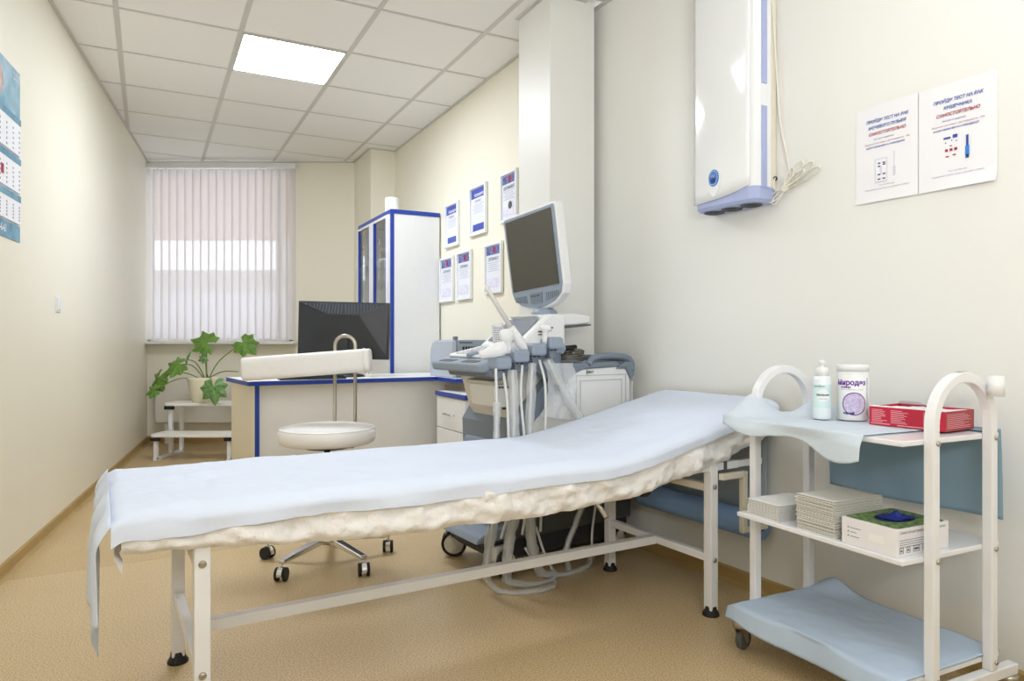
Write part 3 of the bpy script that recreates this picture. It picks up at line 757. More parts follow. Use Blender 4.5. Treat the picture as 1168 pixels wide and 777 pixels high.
for k in range(5):
    a = a0+2*PI*k/5; ca, sa = math.cos(a), math.sin(a)
    b = MB()
    b.add([(.02*-sa+.03*ca,.02*ca+.03*sa,.12),(-.02*-sa+.03*ca,-.02*ca+.03*sa,.12),(-.02*-sa+.03*ca,-.02*ca+.03*sa,.09),(.02*-sa+.03*ca,.02*ca+.03*sa,.09),
           (.016*-sa+.285*ca,.016*ca+.285*sa,.085),(-.016*-sa+.285*ca,-.016*ca+.285*sa,.085),(-.016*-sa+.285*ca,-.016*ca+.285*sa,.068),(.016*-sa+.285*ca,.016*ca+.285*sa,.068)],
          [(0,1,5,4),(3,2,6,7),(0,3,7,4),(1,2,6,5),(4,5,6,7),(0,1,2,3)])
    arm = b.build('base_arm', M_chrome, t, bevel=.006, seg=3)
    cs = MB(); M = T(.28*ca,.28*sa,.0)@R(a+[.4,-.5,1.2,.9,-.3][k],'Z')
    cs.tube([M@Vector((0,0,.05)),M@Vector((0,0,.07))],.006,8)
    # hood
    hood = [(.030*math.cos(x),.028+.030*math.sin(x)) for x in [math.radians(d) for d in range(-10,191,20)]]
    cs.prism(hood, -.010, .010, M@R(PI/2,'X')); c_ = cs.build('caster', M_chrome, t)
    for s_ in (-.017,.017):
        w_ = MB(); w_.lathe([(.027,-.006),(.0275,0),(.027,.006)],18,M@T(0,s_,.0275)@R(PI/2,'X')); w_.build('wheel', M_black, c_)
# back tubes and bolster
bx = .048
pts = [(-bx,.20,.52),(-bx,.205,.9),(-bx,.205,.955)]+[(-bx*math.cos(x),.205,.955+bx*math.sin(x)) for x in [PI*i/12 for i in range(1,12)]]+[(bx,.205,.955),(bx,.205,.9),(bx,.20,.52)]
off = .03
b = MB(); b.tube([(x+off,y,z) for x,y,z in pts], .0085, 12); b.tube([(-bx+off,.2,.52),(-bx+off,.1,.512),(-bx+off,.0,.512)],.0085,10); b.tube([(bx+off,.2,.52),(bx+off,.1,.512),(bx+off,.0,.512)],.0085,10)
b.build('back_tube', M_steel, t)
# bolster rounded box
b = MB(); prof = rrect(-.054,.054,-.054,.054,.026,5); n = len(prof)
secs = [(-.292,.84),(-.289,.94),(-.282,.99),(-.27,1),(.27,1),(.282,.99),(.289,.94),(.292,.84)]
vs = [(x,a*s_*.95,c*s_) for x,s_ in secs for a,c in prof]
fs = [(i*n+k,i*n+(k+1)%n,(i+1)*n+(k+1)%n,(i+1)*n+k) for i in range(len(secs)-1) for k in range(n)]+[tuple(range(n)),tuple((len(secs)-1)*n+k for k in range(n))]
b.add(vs, fs, T(-.130,.148,.868)@R(math.radians(4),'Z')@R(math.radians(-4.2),'Y'), True); b.build('backrest', M_leather, t)
b = MB(); b.tube([T(-.130,.148,.868)@R(math.radians(4),'Z')@R(math.radians(-4.2),'Y')@Vector((.262,.055*.93*a_/.052,c_)) for a_,c_ in [(p[0],p[1]*1.02) for p in prof+prof[:1]]], .002, 6); b.build('backrest_seam', M_leather, t)

# ------------------------------------------------------------------ examination couch
BO = Vector((-1.019,2.123)); bu = Vector((.86,.51)).normalized()
t = thing('examination_couch', 'long examination couch with white metal frame and raised head end', 'bed', (BO.x,BO.y,0), ang(bu))
# local x along the couch, y away from viewer; legs y=0 and -.56
YN, YF = -.57, .0
def top_z(x):  # mattress top along the couch (x from the foot legs)
    if x < 1.18: return .590
    k = x-1.18; return .590+ .235*(k*k/(k+.14))
for x in (0,1.672):
    for y in (YN+.0, YF):
        l_ = MB(); l_.box(x-.018,x+.018,y-.018,y+.018,.02,.54); l_ = l_.build('leg', M_white_metal, t, bevel=.003)
        b = MB(); b.lathe([(.030,0),(.030,.006),(.022,.018),(.020,.034)],18,T(x,y,0)); b.build('rubber_foot', M_black, l_)
        for bz_ in (.20,.46): MB().lathe([(.009,0),(.009,.003),(.006,.006)],12,T(x,y-.018,bz_)@R(PI/2,'X')).build('bolt', M_steel, l_)
    b = MB(); b.box(x-.014,x+.014,YN+.018,YF-.018,.19,.218); b.build('cross_bar', M_white_metal, t, bevel=.003)
    b = MB(); b.box(x-.014,x+.014,YN+.018,YF-.018,.44,.468); b.build('cross_bar', M_cream_metal, t, bevel=.003)
b = MB(); b.box(.014,1.658,(YN+YF)/2-.017,(YN+YF)/2+.017,.188,.22); b.build('stretcher', M_white_metal, t, bevel=.003)
for y in (YN,YF):
    b = MB(); b.box(-.1,1.80,y-.014,y+.014,.515,.543); b.build('side_rail', M_white_metal, t, bevel=.003)
    b = MB(); b.box(1.80,1.93,y-.012,y+.012,.517,.541); b.build('side_rail', M_white_metal, t, bevel=.003)
    b = MB(); b.box(1.722,1.736,y-.018,y+.018,.51,.548); b.build('clamp', M_usdark, t, bevel=.002)
    b = MB(); b.box(-.1,1.2,y-.014,y+.014,.500,.515); 
mt = MB()
mt.grid(lambda u,v: (-.15+2.10*u, YN-.015+.60*v, top_z(-.15+2.10*u)), 44, 4); 
mo = mt.build('mattress', M_leather, t, solid=.055, off=-1); 
# lever and knob of the head adjustment
b = MB(); b.tube([(1.30,-.30,.47),(1.31,-.35,.43),(1.32,-.42,.36)], .009, 10); b.build('release_lever', M_chrome, t)
b = MB(); b.lathe([(.022,0),(.026,.01),(.024,.03)],16,T(1.44,-.46,.455)@R(PI/2,'X')); b.build('knob', M_black, t)
b = MB(); b.tube([(1.44,-.46,.455),(1.44,-.0,.455)],.008,8); b.build('release_shaft', M_steel, t)
b = MB(); b.bar((1.33,-.02,.48),(1.60,-.02,.57),.02); b.bar((1.33,-.54,.48),(1.60,-.54,.57),.02); b.build('head_support', M_cream_metal, t)
# roll holder loop at the head end
b = MB(); b.bar((1.69,-.60,.495),(1.808,-.60,.495),.022); b.bar((1.806,-.60,.506),(1.806,-.60,.285),.022); b.bar((1.795,-.60,.290),(1.93,-.60,.290),.018)
b.bar((1.93,-.60,.29),(1.93,-.56,.29),.014)
b.build('roll_holder', M_cream_metal, t, bevel=.003)
b = MB(); b.bar((1.69,.10,.495),(1.808,.10,.495),.022); b.bar((1.806,.10,.506),(1.806,.10,.285),.022); b.bar((1.795,.10,.290),(1.93,.10,.290),.018); b.bar((1.69,.01,.495),(1.69,.10,.495),.02)
b.bar((1.93,.10,.29),(1.93,.085,.29),.014)
b.build('roll_holder', M_cream_metal, t, bevel=.003)
def BL(x,y,z):  # couch local to world
    return Vector((BO.x+bu.x*x-bu.y*y, BO.y+bu.y*x+bu.x*y, z))
# the paper roll
rt = thing('paper_sheet_roll', 'light blue roll of couch paper hanging under the raised head end', 'paper roll', BL(1.925,-.585,.282), ang(bu))
Mr = R(-PI/2,'X')
b = MB(); n=32
prof=[(.014,0),(.050,0),(.0515,.004),(.0515,.646),(.050,.65),(.014,.65)]
b.lathe(prof, n, Mr); b.build('roll', M_roll, rt)
b = MB(); b.lathe([(.008,-.002),(.014,-.002),(.014,.652),(.008,.652)],16,Mr); b.build('core', M_black, rt)
b = MB()
def web(u,v):
    y = -.57+.60*v; z = .30+(.745-.30)*u; x = 1.976 - .012*math.sin(PI*u) + .006*noise.noise(Vector((y*6,z*5,0)))*math.sin(PI*u)
    return BL(x-.0, y, z)
b.grid(web, 20, 20); tag(b.build('paper_web', M_greyfilm, solid=.001), 'grey-blue paper web running from the roll up to the couch head', 'paper sheet')

# fitted cover : crinkled skirt all round
def fb(p, o=3): return noise.fractal(Vector(p), .8, 2.1, o)
def cover_fn(hang, lift, far_hang, wr, x0, x1, endhang, seed):
    W_ = .60; ylo = YN-.02
    def fn(u, v):
        x = x0+(x1-x0)*u
        tot = far_hang+W_+hang(x); s = v*tot     # from far hem to near hem
        zt_ = top_z(min(max(x,-.15),2.05))+lift
        r = .03
        if s < far_hang: y = ylo+W_+.022; z = zt_-(far_hang-s)-.0; 
        elif s < far_hang+W_: 
            k = s-far_hang; y = ylo+W_-k; z = zt_
            e = min(k, W_-k)
            if e < r: z -= (r-e)**2/(r*1.6); y += (.022 if k < W_/2 else -.022)*(1-e/r)
        else:
            k = s-far_hang-W_; y = ylo-.022; z = zt_-.018-k*.93
            f = min(1,k/.05); y -= (wr*fb((x*7,z*9+seed,1.3),4)+.4*wr*fb((x*22,z*26,seed),3))*f
            z += .2*wr*fb((x*5,3,seed),2)*f
            tuck = max(0,(k/ max(hang(x),.01))-.7)/.3; y += .022*tuck*tuck
        z += .0035*fb((x*3.2,y*4,seed),4)
        # ends
        if u < .06: 
            q_ = (1-u/.06); x -= 0
        return BL(x,y,z)
    return fn
def hang1(x):
    # measured from the photograph: hem height of the near skirt
    xs = [-.16,-.05,.05,.25,.6,1.0,1.25,1.5,1.75,1.95,2.06]; zs = [.51,.502,.496,.474,.458,.452,.462,.505,.56,.625,.665]
    for i in range(len(xs)-1):
        if x <= xs[i+1]:
            f = max(0,(x-xs[i])/(xs[i+1]-xs[i])); hz = zs[i]+(zs[i+1]-zs[i])*f; break
    else: hz = zs[-1]
    return max(.03, (top_z(min(max(x,-.15),2.05))+.006-.018-hz)/.93)
ct = thing('couch_cover', 'cream crinkled fitted cover hanging below the sheet along the couch side', 'couch cover', BL(0,0,0))
b = MB(); b.grid(cover_fn(hang1,.006,.07,.023,-.165,1.965,0,2.0), 240, 90)
o = b.build('cover_cloth', M_cover, None); o.parent = ct; o.matrix_parent_inverse = Matrix.Translation(ct.location).inverted()
b = MB()    # foot end gather
def footfn(u,v):
    y = YN-.04+.64*v; a = 1.6*u
    e = min(v,1-v); 
    x = -.165-.018*math.sin(min(a,PI/2)) -.006*fb((y*14,u*3,4),3)*u; z = .596-.02*(e<.04)*(1-e/.04) - .105*u + .004*fb((y*9,u*4,1),2)
    return BL(x+ .02*max(0,u-.7)/.3, y, z)
b.grid(footfn, 12, 60); o = b.build('foot_end_cloth', M_cover, None); o.parent = ct; o.matrix_parent_inverse = Matrix.Translation(ct.location).inverted()
# paper sheet over it, falling over the foot end
st = thing('disposable_sheet', 'thin bluish white paper sheet laid over the couch, falling over its foot end', 'sheet', BL(0,0,.6))
def sheet_edge(x):   # how far it drops over the near side
    xs = [-.2,-.1,.1,.3,.6,1.0,1.4,1.8,2.1]; hs = [.045,.05,.036,.036,.042,.038,.034,.026,.012]
    for i in range(len(xs)-1):
        if x <= xs[i+1]:
            f = max(0,(x-xs[i])/(xs[i+1]-xs[i])); f = f*f*(3-2*f); return hs[i]+(hs[i+1]-hs[i])*f + .004*noise.noise(Vector((x*9,1,1)))
    return hs[-1]
def sheet_fn(u, v):
    x = -.185+2.155*u; W_ = .60; ylo = YN-.02; far_h = .03; hg = sheet_edge(x); tot = far_h+W_+hg; s = v*tot
    zt_ = top_z(min(max(x,-.15),2.05))+.0125; r = .035
    if s < far_h: y = ylo+W_+.028; z = zt_-(far_h-s)-.008
    elif s < far_h+W_:
        k = s-far_h; y = ylo+W_-k; z = zt_; e = min(k,W_-k)
        if e < r: z -= (r-e)**2/(r*1.6); y += (.030 if k < W_/2 else -.034)*(1-e/r)
    else:
        k = s-far_h-W_; y = ylo-.034-.012*fb((x*5,7,2),2)*min(1,k/.03); z = zt_-.022-k*.95
    lump = .004*fb((x*2.6,y*3.3,9),4)
    if x < .5: lump += .007*max(0,fb((x*6,y*7,3),4))*(1-max(0,(x-.2))/.3 if x>.2 else 1)
    z += abs(lump)*(1.6 if x < .45 else 1.0)
    if x < -.165: z -= (-.165-x)*.6
    return BL(x,y,z)
b = MB(); b.grid(sheet_fn, 240, 80); o = b.build('sheet_cloth', M_sheet, None); o.parent = st; o.matrix_parent_inverse = Matrix.Translation(st.location).inverted()
def flap_fn(u, v):   # v: 0 near corner .. 1 far ; u down
    # hem length by v : long tongue near the corner, short ragged rest
    hem = [ (0,.20),(.06,.24),(.14,.30),(.22,.345),(.30,.26),(.38,.25),(.45,.09),(.55,.06),(.75,.075),(1,.07)]
    for i in range(len(hem)-1):
        if v <= hem[i+1][0]:
            f = (v-hem[i][0])/(hem[i+1][0]-hem[i][0]); h = hem[i][1]+(hem[i+1][1]-hem[i][1])*f; break
    y = YN-.052+.66*v - .02*u; k = h*u
    x = -.185 - .03*math.sin(min(1,k/.06)*PI/2) - .012*math.sin(v*19)*min(1,k/.12) + .03*k*math.cos(v*9)
    y += .01*math.sin(v*31+u*3)*u
    zz = .600-.02*(1 if v<.03 else 0)
    return BL(x, y, zz-k)
b = MB(); b.grid(flap_fn, 24, 90); o = b.build('hanging_flap', M_sheet, None, solid=.0008); o.parent = st; o.matrix_parent_inverse = Matrix.Translation(st.location).inverted()

# ------------------------------------------------------------------ trolley
TA = Vector((.786,2.22)); tx = Vector((.44,-.898)).normalized(); tang = ang(tx)
t = thing('instrument_trolley', 'white three-shelf medical trolley on casters beside the right wall', 'trolley', (TA.x,TA.y,0), tang)
def TL(x,y,z): sx = Vector((-tx.y,tx.x)); return Vector((TA.x+tx.x*x+sx.x*y, TA.y+tx.y*x+sx.y*y, z))
TZ = .735; MZ = .445; BZ = .150
for x,si in ((-.013,-1),(.563,1)):
    b = MB(); a_ = .013
    path = [(x,0,.12)]+[(x,0,z) for z in (.4,.767)]+[(x,.12-.12*math.cos(k),.767+.12*math.sin(k)) for k in [PI*i/20 for i in range(1,20)]]+[(x,.24,.767),(x,.24,.4),(x,.24,.12)]
    vs=[]; N=len(path)
    for i,p_ in enumerate(path):
        p_=Vector(p_); tg=(Vector(path[min(i+1,N-1)])-Vector(path[max(i-1,0)])).normalized(); nn=tg.cross(Vector((1,0,0))).normalized()
        for sx_,sn in ((-1,-1),(1,-1),(1,1),(-1,1)): vs.append(p_+Vector((sx_*a_,0,0))+nn*sn*a_)
    fs=[(i*4+k,i*4+(k+1)%4,(i+1)*4+(k+1)%4,(i+1)*4+k) for i in range(N-1) for k in range(4)]+[(0,1,2,3),tuple((N-1)*4+k for k in range(4))]
    b.add(vs,fs,None,False); up = b.build('arched_post', M_white_metal, t, bevel=.003, seg=2)
    for y in (0,.24):
        b = MB()
        for z in (TZ-.008,MZ-.008,BZ-.008): MB().lathe([(.0065,0),(.0065,.003),(.004,.005)],12,T(x+si*.013,y+.004,z)@R(si*PI/2,'Y')).build('bolt', M_steel, up)
    b = MB(); b.box(x-.0135,x+.0135,-.085,.345,.092,.12); b.build('base_beam', M_white_metal, t, bevel=.003)
    for y in (-.065,.325):
        c_ = MB(); c_.lathe([(.010,.07),(.022,.072),(.024,.088),(.018,.092)],16,T(x,y,0))
        rot = R({(-1,-.065):1.75,(-1,.325):1.0,(1,-.065):.5,(1,.325):1.2}[(si,y)],'Z')
        for s_ in (-.014,.014): c_.add([(-.012,s_-.0015,.075),(.02,s_-.0015,.075),(.026,s_-.0015,.025),(.012,s_-.0015,.02),(-.012,s_+.0015,.075),(.02,s_+.0015,.075),(.026,s_+.0015,.025),(.012,s_+.0015,.02)],[(0,1,2,3),(4,5,6,7),(0,1,5,4),(1,2,6,5),(2,3,7,6),(3,0,4,7)],T(x,y,0)@rot)
        c_ = c_.build('caster', M_steel, t)
        w_ = MB(); w_.lathe([(.026,-.011),(.0315,-.006),(.032,0),(.0315,.006),(.026,.011)],22,T(x,y,0)@rot@T(.016,0,.032)@R(PI/2,'X')); w_.build('wheel', mat('dark_grey_rubber','5A5C5E',rough=.6), c_)
for z,lab in ((TZ,'top'),(MZ,'mid'),(BZ,'low')):
    b = MB(); b.box(.0,.55,-.092,.305,z-.014,z); b.build('shelf', M_white_metal, t, bevel=.003)
b = MB(); b.lathe([(.0185,-.026),(.0185,.026),(.016,.026),(.016,-.02)],20,T(.598,.205,.864)); b.tube([(.572,.205,.850),(.588,.205,.852)],.005,8); b.build('cup_holder', M_white_metal, t)
b = MB(); b.bar((.563,.105,.9015),(.563,.135,.9015),.012,.001); b.build('maker_plate', mat('worn_label','C9BFA5',rough=.5), t)
# cloth on the top shelf (tissue)
def tissue(u,v):
    x = -.045+.50*u; y0 = -.092; L = .338+.045*math.exp(-((x-.36)/.11)**2)+.012*math.sin(x*18); s = v*L
    top_len = .30
    yb = .24
    if s < top_len: y = yb - s*(yb+.105)/top_len; z = TZ+.004
    else:
        k = s-top_len; y = -.105-.012*math.sin(u*8)*min(1,k/.03)-.25*k*.4; z = TZ+.004-k*.92
    z += .004*abs(fb((x*9,y*9,5),3))
    # bunched edge rising at the left and along the back
    z += .07*math.exp(-((x+.02)/.045)**2)*math.exp(-((y-.00)/.07)**2)
    z += .058*math.exp(-((x-.075)/.05)**2)*math.exp(-((y-.18)/.07)**2)
    return TL(x,y,z)
M_tissue = mat('thin_pale_blue_tissue','EAF3FA',rough=.75,translucent=.3,bump=.3,bump_scale=18)
b = MB(); b.grid(tissue,70,60); tag(b.build('tissue_cloth', M_tissue, solid=.0006),'crumpled pale blue tissue cloth draped over the trolley top shelf','cloth')
# dangling blue sheet at the back
def hangfn(u,v):
    x=.002+.548*u; z = TZ+.004-.245*v-.004*math.sin(u*5); y=.309+.012*v+.005*math.sin(u*7+v*2)
    if v < .02: y -= .0
    return TL(x,y,z)
b = MB(); b.grid(hangfn,40,20)
b.grid(lambda u,v: TL(.002+.548*u, .309-.05*v, TZ+.004-.0005*v), 20, 3)
tag(b.build('hanging_sheet', M_bluehang, solid=.0008),'blue sheet hanging from the back edge of the trolley top shelf','sheet')
# bottom shelf blue sheet
def lowfn(u,v):
    x=-.03+.585*u; 
    L=.47; s=v*L; yb=.30
    if s < .40: y=yb-s; z=BZ+.006
    else:
        k=s-.40; y=-.10-.012*k/.07-.01*math.sin(u*9); z=BZ+.006-k*.9*(.45+.55*math.sin(PI*min(1,u*1.05))**.5 if u<1 else .5)
    z+=.004*abs(fb((x*7,y*8,2),3)) + .003*math.sin(x*22)*max(0,-y)
    if x<0: z-=(-x)*.55; 
    z+=.034*math.exp(-((x-.05)/.06)**2)*max(0,(y-.22)/.08)**1.2
    if x>.52 and False: pass
    return TL(x,y,z)
b = MB(); b.grid(lowfn,80,50); tag(b.build('shelf_liner', M_bluesheet, solid=.003),'light blue absorbent sheet covering the lowest trolley shelf','sheet')

# items on the top shelf
t = thing('soap_bottle','white pump-cap bottle with teal print on the trolley top shelf','bottle',TL(.168,.088,TZ+.008),tang+.75)
b = MB(); b.lathe([(.024,0),(.0265,.006),(.0265,.118),(.024,.127),(.016,.131)],28); b.build('body', M_bottle, t)
b = MB(); b.lathe([(.0185,.129),(.0185,.151),(.015,.155),(.006,.156),(.006,.164),(.010,.168),(.010,.174),(.004,.178)],20); b.build('pump_cap', M_uswhite, t)
def wrap_label(rad,z0,z1,a0,a1,m,parent,name='label',n=16):
    b = MB(); b.grid(lambda u,v:(rad*math.cos(a0+(a1-a0)*u),rad*math.sin(a0+(a1-a0)*u),z0+(z1-z0)*v),n,2); return b.build(name,m,parent)
F0 = -PI/2-tang-.75   # facing the viewer in local angle
va = ang(-TL(.168,.088,0).xy)-(tang+.75)
wrap_label(.0268,.035,.105,va-1.25,va+1.25,mat('pale_teal_label','D6ECEC',rough=.4),t)
def curve_text(body,size,m,parent,rad,ac,z,sx=1,bold=0,name='lettering'):
    o = text(body,size,m,parent,Matrix.Identity(4),name=name,sx=1,bold=bold)
    me = o.data
    for v in me.vertices:
        a = ac + v.co.x*sx/rad; v.co = Vector((rad*math.cos(a), rad*math.sin(a), z+v.co.y))
    return o
def disc_on(rad,r,ac,z,m,parent,name,inner=0):
    b = MB(); n=28; vs=[]; K=7
    for k in range(n):
        for q_ in range(K):
            rr=inner+(r-inner)*q_/(K-1)
            u=rr*math.cos(2*PI*k/n); w=rr*math.sin(2*PI*k/n); a=ac+u/rad; vs.append((rad*math.cos(a),rad*math.sin(a),z+w))
    b.add(vs,[(K*k+q_,K*k+q_+1,(K*k+K+q_+1)%(K*n),(K*k+K+q_)%(K*n)) for k in range(n) for q_ in range(K-1)],None,True); return b.build(name,m,parent)
disc_on(.0270,.019,va+.1,.072,M_paper,t,'label_ring',.003)
curve_text('Мыльная',.0085,M_inkgreen,t,.0274,va+.1,.074,bold=.0004)
curve_text('жидкое мыло',.004,M_inkgreen,t,.0272,va+.1,.062)
curve_text('АНТИСЕПТИК',.0045,M_inkgreen,t,.0272,va-.3,.099,bold=.0002)
t = thing('wipes_canister','white cylindrical wipes canister with purple print beside the soap bottle','canister',TL(.2214,.155,TZ+.008),tang)
b = MB(); b.lathe([(.041,0),(.0435,.003),(.0435,.155)],36); b.build('body', M_uswhite, t)
b = MB(); b.lathe([(.0445,.146),(.0448,.162),(.043,.165),(.001,.165)],36); b.build('lid', M_uswhite, t)
va = ang(-TL(.2214,.155,0).xy)-tang
curve_text('Миродез',.021,M_purple,t,.0439,va-.12,.112,sx=.95,bold=.0008)
curve_text('универ',.009,M_purple,t,.0439,va-.45,.099,sx=.95,bold=.0003)
disc_on(.0438,.030,va+.05,.052,M_lav,t,'bubble_print',.0)
disc_on(.0440,.034,va+.1,.05,M_purple,t,'ring_print',.031)
curve_text('чорний',.009,M_navy,t,.0442,va-.25,.022,bold=.0006)
for i in range(3):
    curve_text('дезинфицирующие салфетки',.0045,M_inkgrey,t,.0439,va-.05,.092-.0*i); break
b=MB()
for i in range(22): 
    z_=.02+i*.005; a=va+1.05; rr=.0439; b.bar((rr*math.cos(a-.06),rr*math.sin(a-.06),z_),(rr*math.cos(a+.06),rr*math.sin(a+.06),z_),.0006,.0022)
b.build('side_text', M_inkgrey, t)
t = thing('red_glove_box','flat red cardboard glove box with open top near the trolley arch','box',TL(.31,.11,TZ+.006),tang+math.radians(6))
b = MB(); w,d,h=.206,.150,.052
for a in ((0,w,0,.002,M_red),):
    pass
b.box(0,w,0,.0015,0,h); b.build('front_side', M_red, t)
MB().box(w-.0015,w,.0015,d,0,h).build('right_side', M_redd, t)
MB().box(0,.0015,.0015,d,0,h).build('left_side', M_red, t)
MB().box(0,w,d-.0015,d,0,h).build('back_side', M_red, t)
MB().box(.0015,w-.0015,.0015,d-.0015,0,.0015).build('bottom', M_red, t)
b = MB(); b.grid(lambda u,v:(.003+(w-.006)*u,.003+(d-.006)*v,h-.006+.006*fb((u*5,v*5,1),3)),14,10); b.build('white_gloves', mat('white_latex','F1F0F3',rough=.6), t)
b = MB(); b.add([(0,0,h),(w,0,h),(w,.018,h+.001),(0,.018,h+.002)],[(0,1,2,3)]); b.add([(0,d,h),(w*.4,d,h),(w*.35,d-.02,h+.012),(.02,d-.02,h+.012)],[(0,1,2,3)]); b.build('top_flap', mat('inside_carton','ECE8E6',rough=.6), t, solid=.0008)
M_pinkp = mat('pale_pink_print','F0AEB8',rough=.6)
random.seed(3)
b = MB()
for cx0,cx1 in ((.008,.055),(.062,.11),(.15,.17)):
    for i in range(9):
        ln=(cx1-cx0)*random.uniform(.55,1); b.box(cx0,cx0+ln,-.0005,0,h-.009-i*.0042,h-.0075-i*.0042)
b.box(.005,.06,-.0005,0,.004,.006); b.box(.08,.19,-.0005,0,.003,.0055)
b.build('front_print', M_pinkp, t)
b = MB()
for i in range(10): b.box(w,w+.0005,.008,.008+d*random.uniform(.4,.85),h-.009-i*.004,h-.0077-i*.004)
b.build('side_print', M_pinkp, t)
text('PERCHATKI', .0001, M_pinkp, t, T(0,0,0)) if False else None

# napkin stacks : every sheet pack is a thing; sheets joined as stuff inside
def stack(name,label,x0,x1,y0,y1,h,m,n,skew=0,grp='folded paper towel stacks'):
    t = thing(name,label,'paper towels',TL(x0,y0,MZ),tang,grp)
    b = MB(); w,d=x1-x0,y1-y0; z=.0005
    for i in range(n):
        dz=h/n; ox=random.uniform(-.002,.002)+skew*(i/n); oy=random.uniform(-.003,.003)
        sag=lambda u:0
        b.box(ox,ox+w,oy,oy+d,z,z+dz*.66); z+=dz
    o=b.build('paper_sheets',m,t); o['kind']='stuff'
    b = MB(); b.grid(lambda u,v:(skew-.001+(w+.002)*u, -.001+(d+.002)*v, h+.0015+.004*math.sin(u*6)*math.sin(v*3)*(1 if h<.06 else .4)),12,10); b.build('top_sheet',m,t,solid=.0012)
    return t
stack('paper_towel_stack','low stack of white folded paper towels at the left end of the middle shelf',.035,.158,-.082,.10,.046,M_napkin,9)
stack('paper_towel_stack','tall stack of greyish folded paper towels in the middle of the shelf',.225,.352,-.082,.115,.098,M_napkin2,20,-.004)
# white glove box on the middle shelf
t = thing('glove_dispenser_box','white carton with green leaf print and dark blue gloves on the middle shelf','box',TL(.374,-.084,MZ+.0005),tang)
w,d,h=.155,.205,.070
b = MB(); b.box(0,w,0,d,0,h-.001); b.build('carton', mat('white_carton','F0EEF0',rough=.5), t, bevel=.001)
b = MB(); n=28
out=[(w/2+.0001+ (w/2-.002)*max(-1,min(1,1.45*math.cos(2*PI*k/n))), d/2+(d/2-.006)*max(-1,min(1,1.45*math.sin(2*PI*k/n)))) for k in range(n)]
inn=[(w*.5+.042*math.cos(2*PI*k/n), d*.5+.058*math.sin(2*PI*k/n)) for k in range(n)]
b.add([(x,y,h) for x,y in out]+[(x,y,h) for x,y in inn],[(k,(k+1)%n,n+(k+1)%n,n+k) for k in range(n)])
b.build('leaf_print', M_green_print, t)
b = MB(); b.add([(x,y,h+.0002) for x,y in inn],[tuple(range(n))]); b.build('opening', mat('opening_navy','0B1650',rough=.7), t)
b = MB(); b.grid(lambda u,v:(w*.5+(u-.5)*.062, d*.52+(v-.5)*.085, h+.003+.016*math.exp(-((u-.5)/.2)**2-((v-.5)/.22)**2)+.004*fb((u*6,v*6,2),2)),14,14); b.build('blue_glove', M_gloves, t)
SM = T(w+.0006,d/2,0)@R(PI/2,'Z')@R(PI/2,'X')
text('Самая лучшая природа в ваших перчатках', .0095, M_usdark, t, T(w+.0006,d*.5,h*.84)@R(PI/2,'Z')@R(PI/2,'X'), sx=.9)
b = MB()
for i in range(4): b.box(w,w+.0005,.012,.012+(d*.75 if i<2 else d*.6),h*.56-i*.0055,h*.56-i*.0055+.0015)
b.build('text_lines', M_inkgrey, t)
for k in range(5):
    y0=.012+k*.026; ww=.014 if k!=2 else .024
    if k>2: y0+=.01
    b = MB()
    for a in ((y0,y0+ww,.008,.009),(y0,y0+ww,.021,.022),(y0,y0+.001,.008,.022),(y0+ww-.001,y0+ww,.008,.022),(y0+.004,y0+ww-.004,.0125,.017)): b.box(w,w+.0006,a[0],a[1],a[2],a[3])
    b.build('symbol', M_usdark, t)
text('№700', .007, M_usdark, t, T(w+.0008,.076,.015)@R(PI/2,'Z')@R(PI/2,'X'))
b = MB()
for i in range(3): b.box(.018,.022,-.0006,0,h*.62-i*.011,h*.62+.004-i*.011); b.box(.026,.026+[.03,.018,.026][i],-.0006,0,h*.63-i*.011,h*.63+.0018-i*.011)
b.build('front_print', M_inkgrey, t)
b = MB(); b.box(.08,.12,-.0006,0,h*.36,h*.62); b.build('front_window', mat('pale_patch','F8F6F4',rough=.4), t)

# ------------------------------------------------------------------ air steriliser on the right wall
qr = .3795; qs = (qr*NW0.y-NW0.x)/(ND.x-qr*ND.y); Qw = NW0+ND*qs
# local x = -ND (away from viewer), local y: away from wall into room
ax = ang(-ND)
xd = -ND; yd = Vector((-xd.y,xd.x)); ys = 1 if yd.dot(NN)>0 else -1
t = thing('air_steriliser','tall white wall-mounted air steriliser with lilac bottom and blue oval badge','air purifier',(Qw.x,Qw.y,1.50),ax)
def YB(a): return ys*a
def profx(xx): return 0
wd=.32; dp=.118; hh=.98
# body section (plan): wall side flat, front bowed, extruded up
sec=[(0,.004),(0,dp-.03),(.012,dp-.008),(.03,dp)]+[(.03+ (wd-.06)*i/8, dp+.018*math.sin(PI*i/8)*.6) for i in range(1,8)]+[(wd-.03,dp),(wd-.01,dp-.02),(wd,dp-.05),(wd,.004)]
b = MB(); b.prism([(x,YB(y)) for x,y in sec],.055,hh); b.build('housing', M_gloss, t, bevel=.003)
# front panel, proud of the housing with curved lower edge
b = MB()
def fp(u,v):
    x=.022+(wd-.034)*u; ybase=dp+.018*.6*math.sin(PI*max(0,min(1,(x-.03)/(wd-.06))))+.004
    if x<.03: ybase-= (.03-x)*.5
    if x>wd-.03: ybase-=(x-wd+.03)**2*14
    zlow=.030+.035*(1-u)**3
    return (x,YB(ybase),zlow+(hh-zlow)*v)
b.grid(fp,16,20); b.build('front_panel', M_gloss, t, solid=.004, off=0)
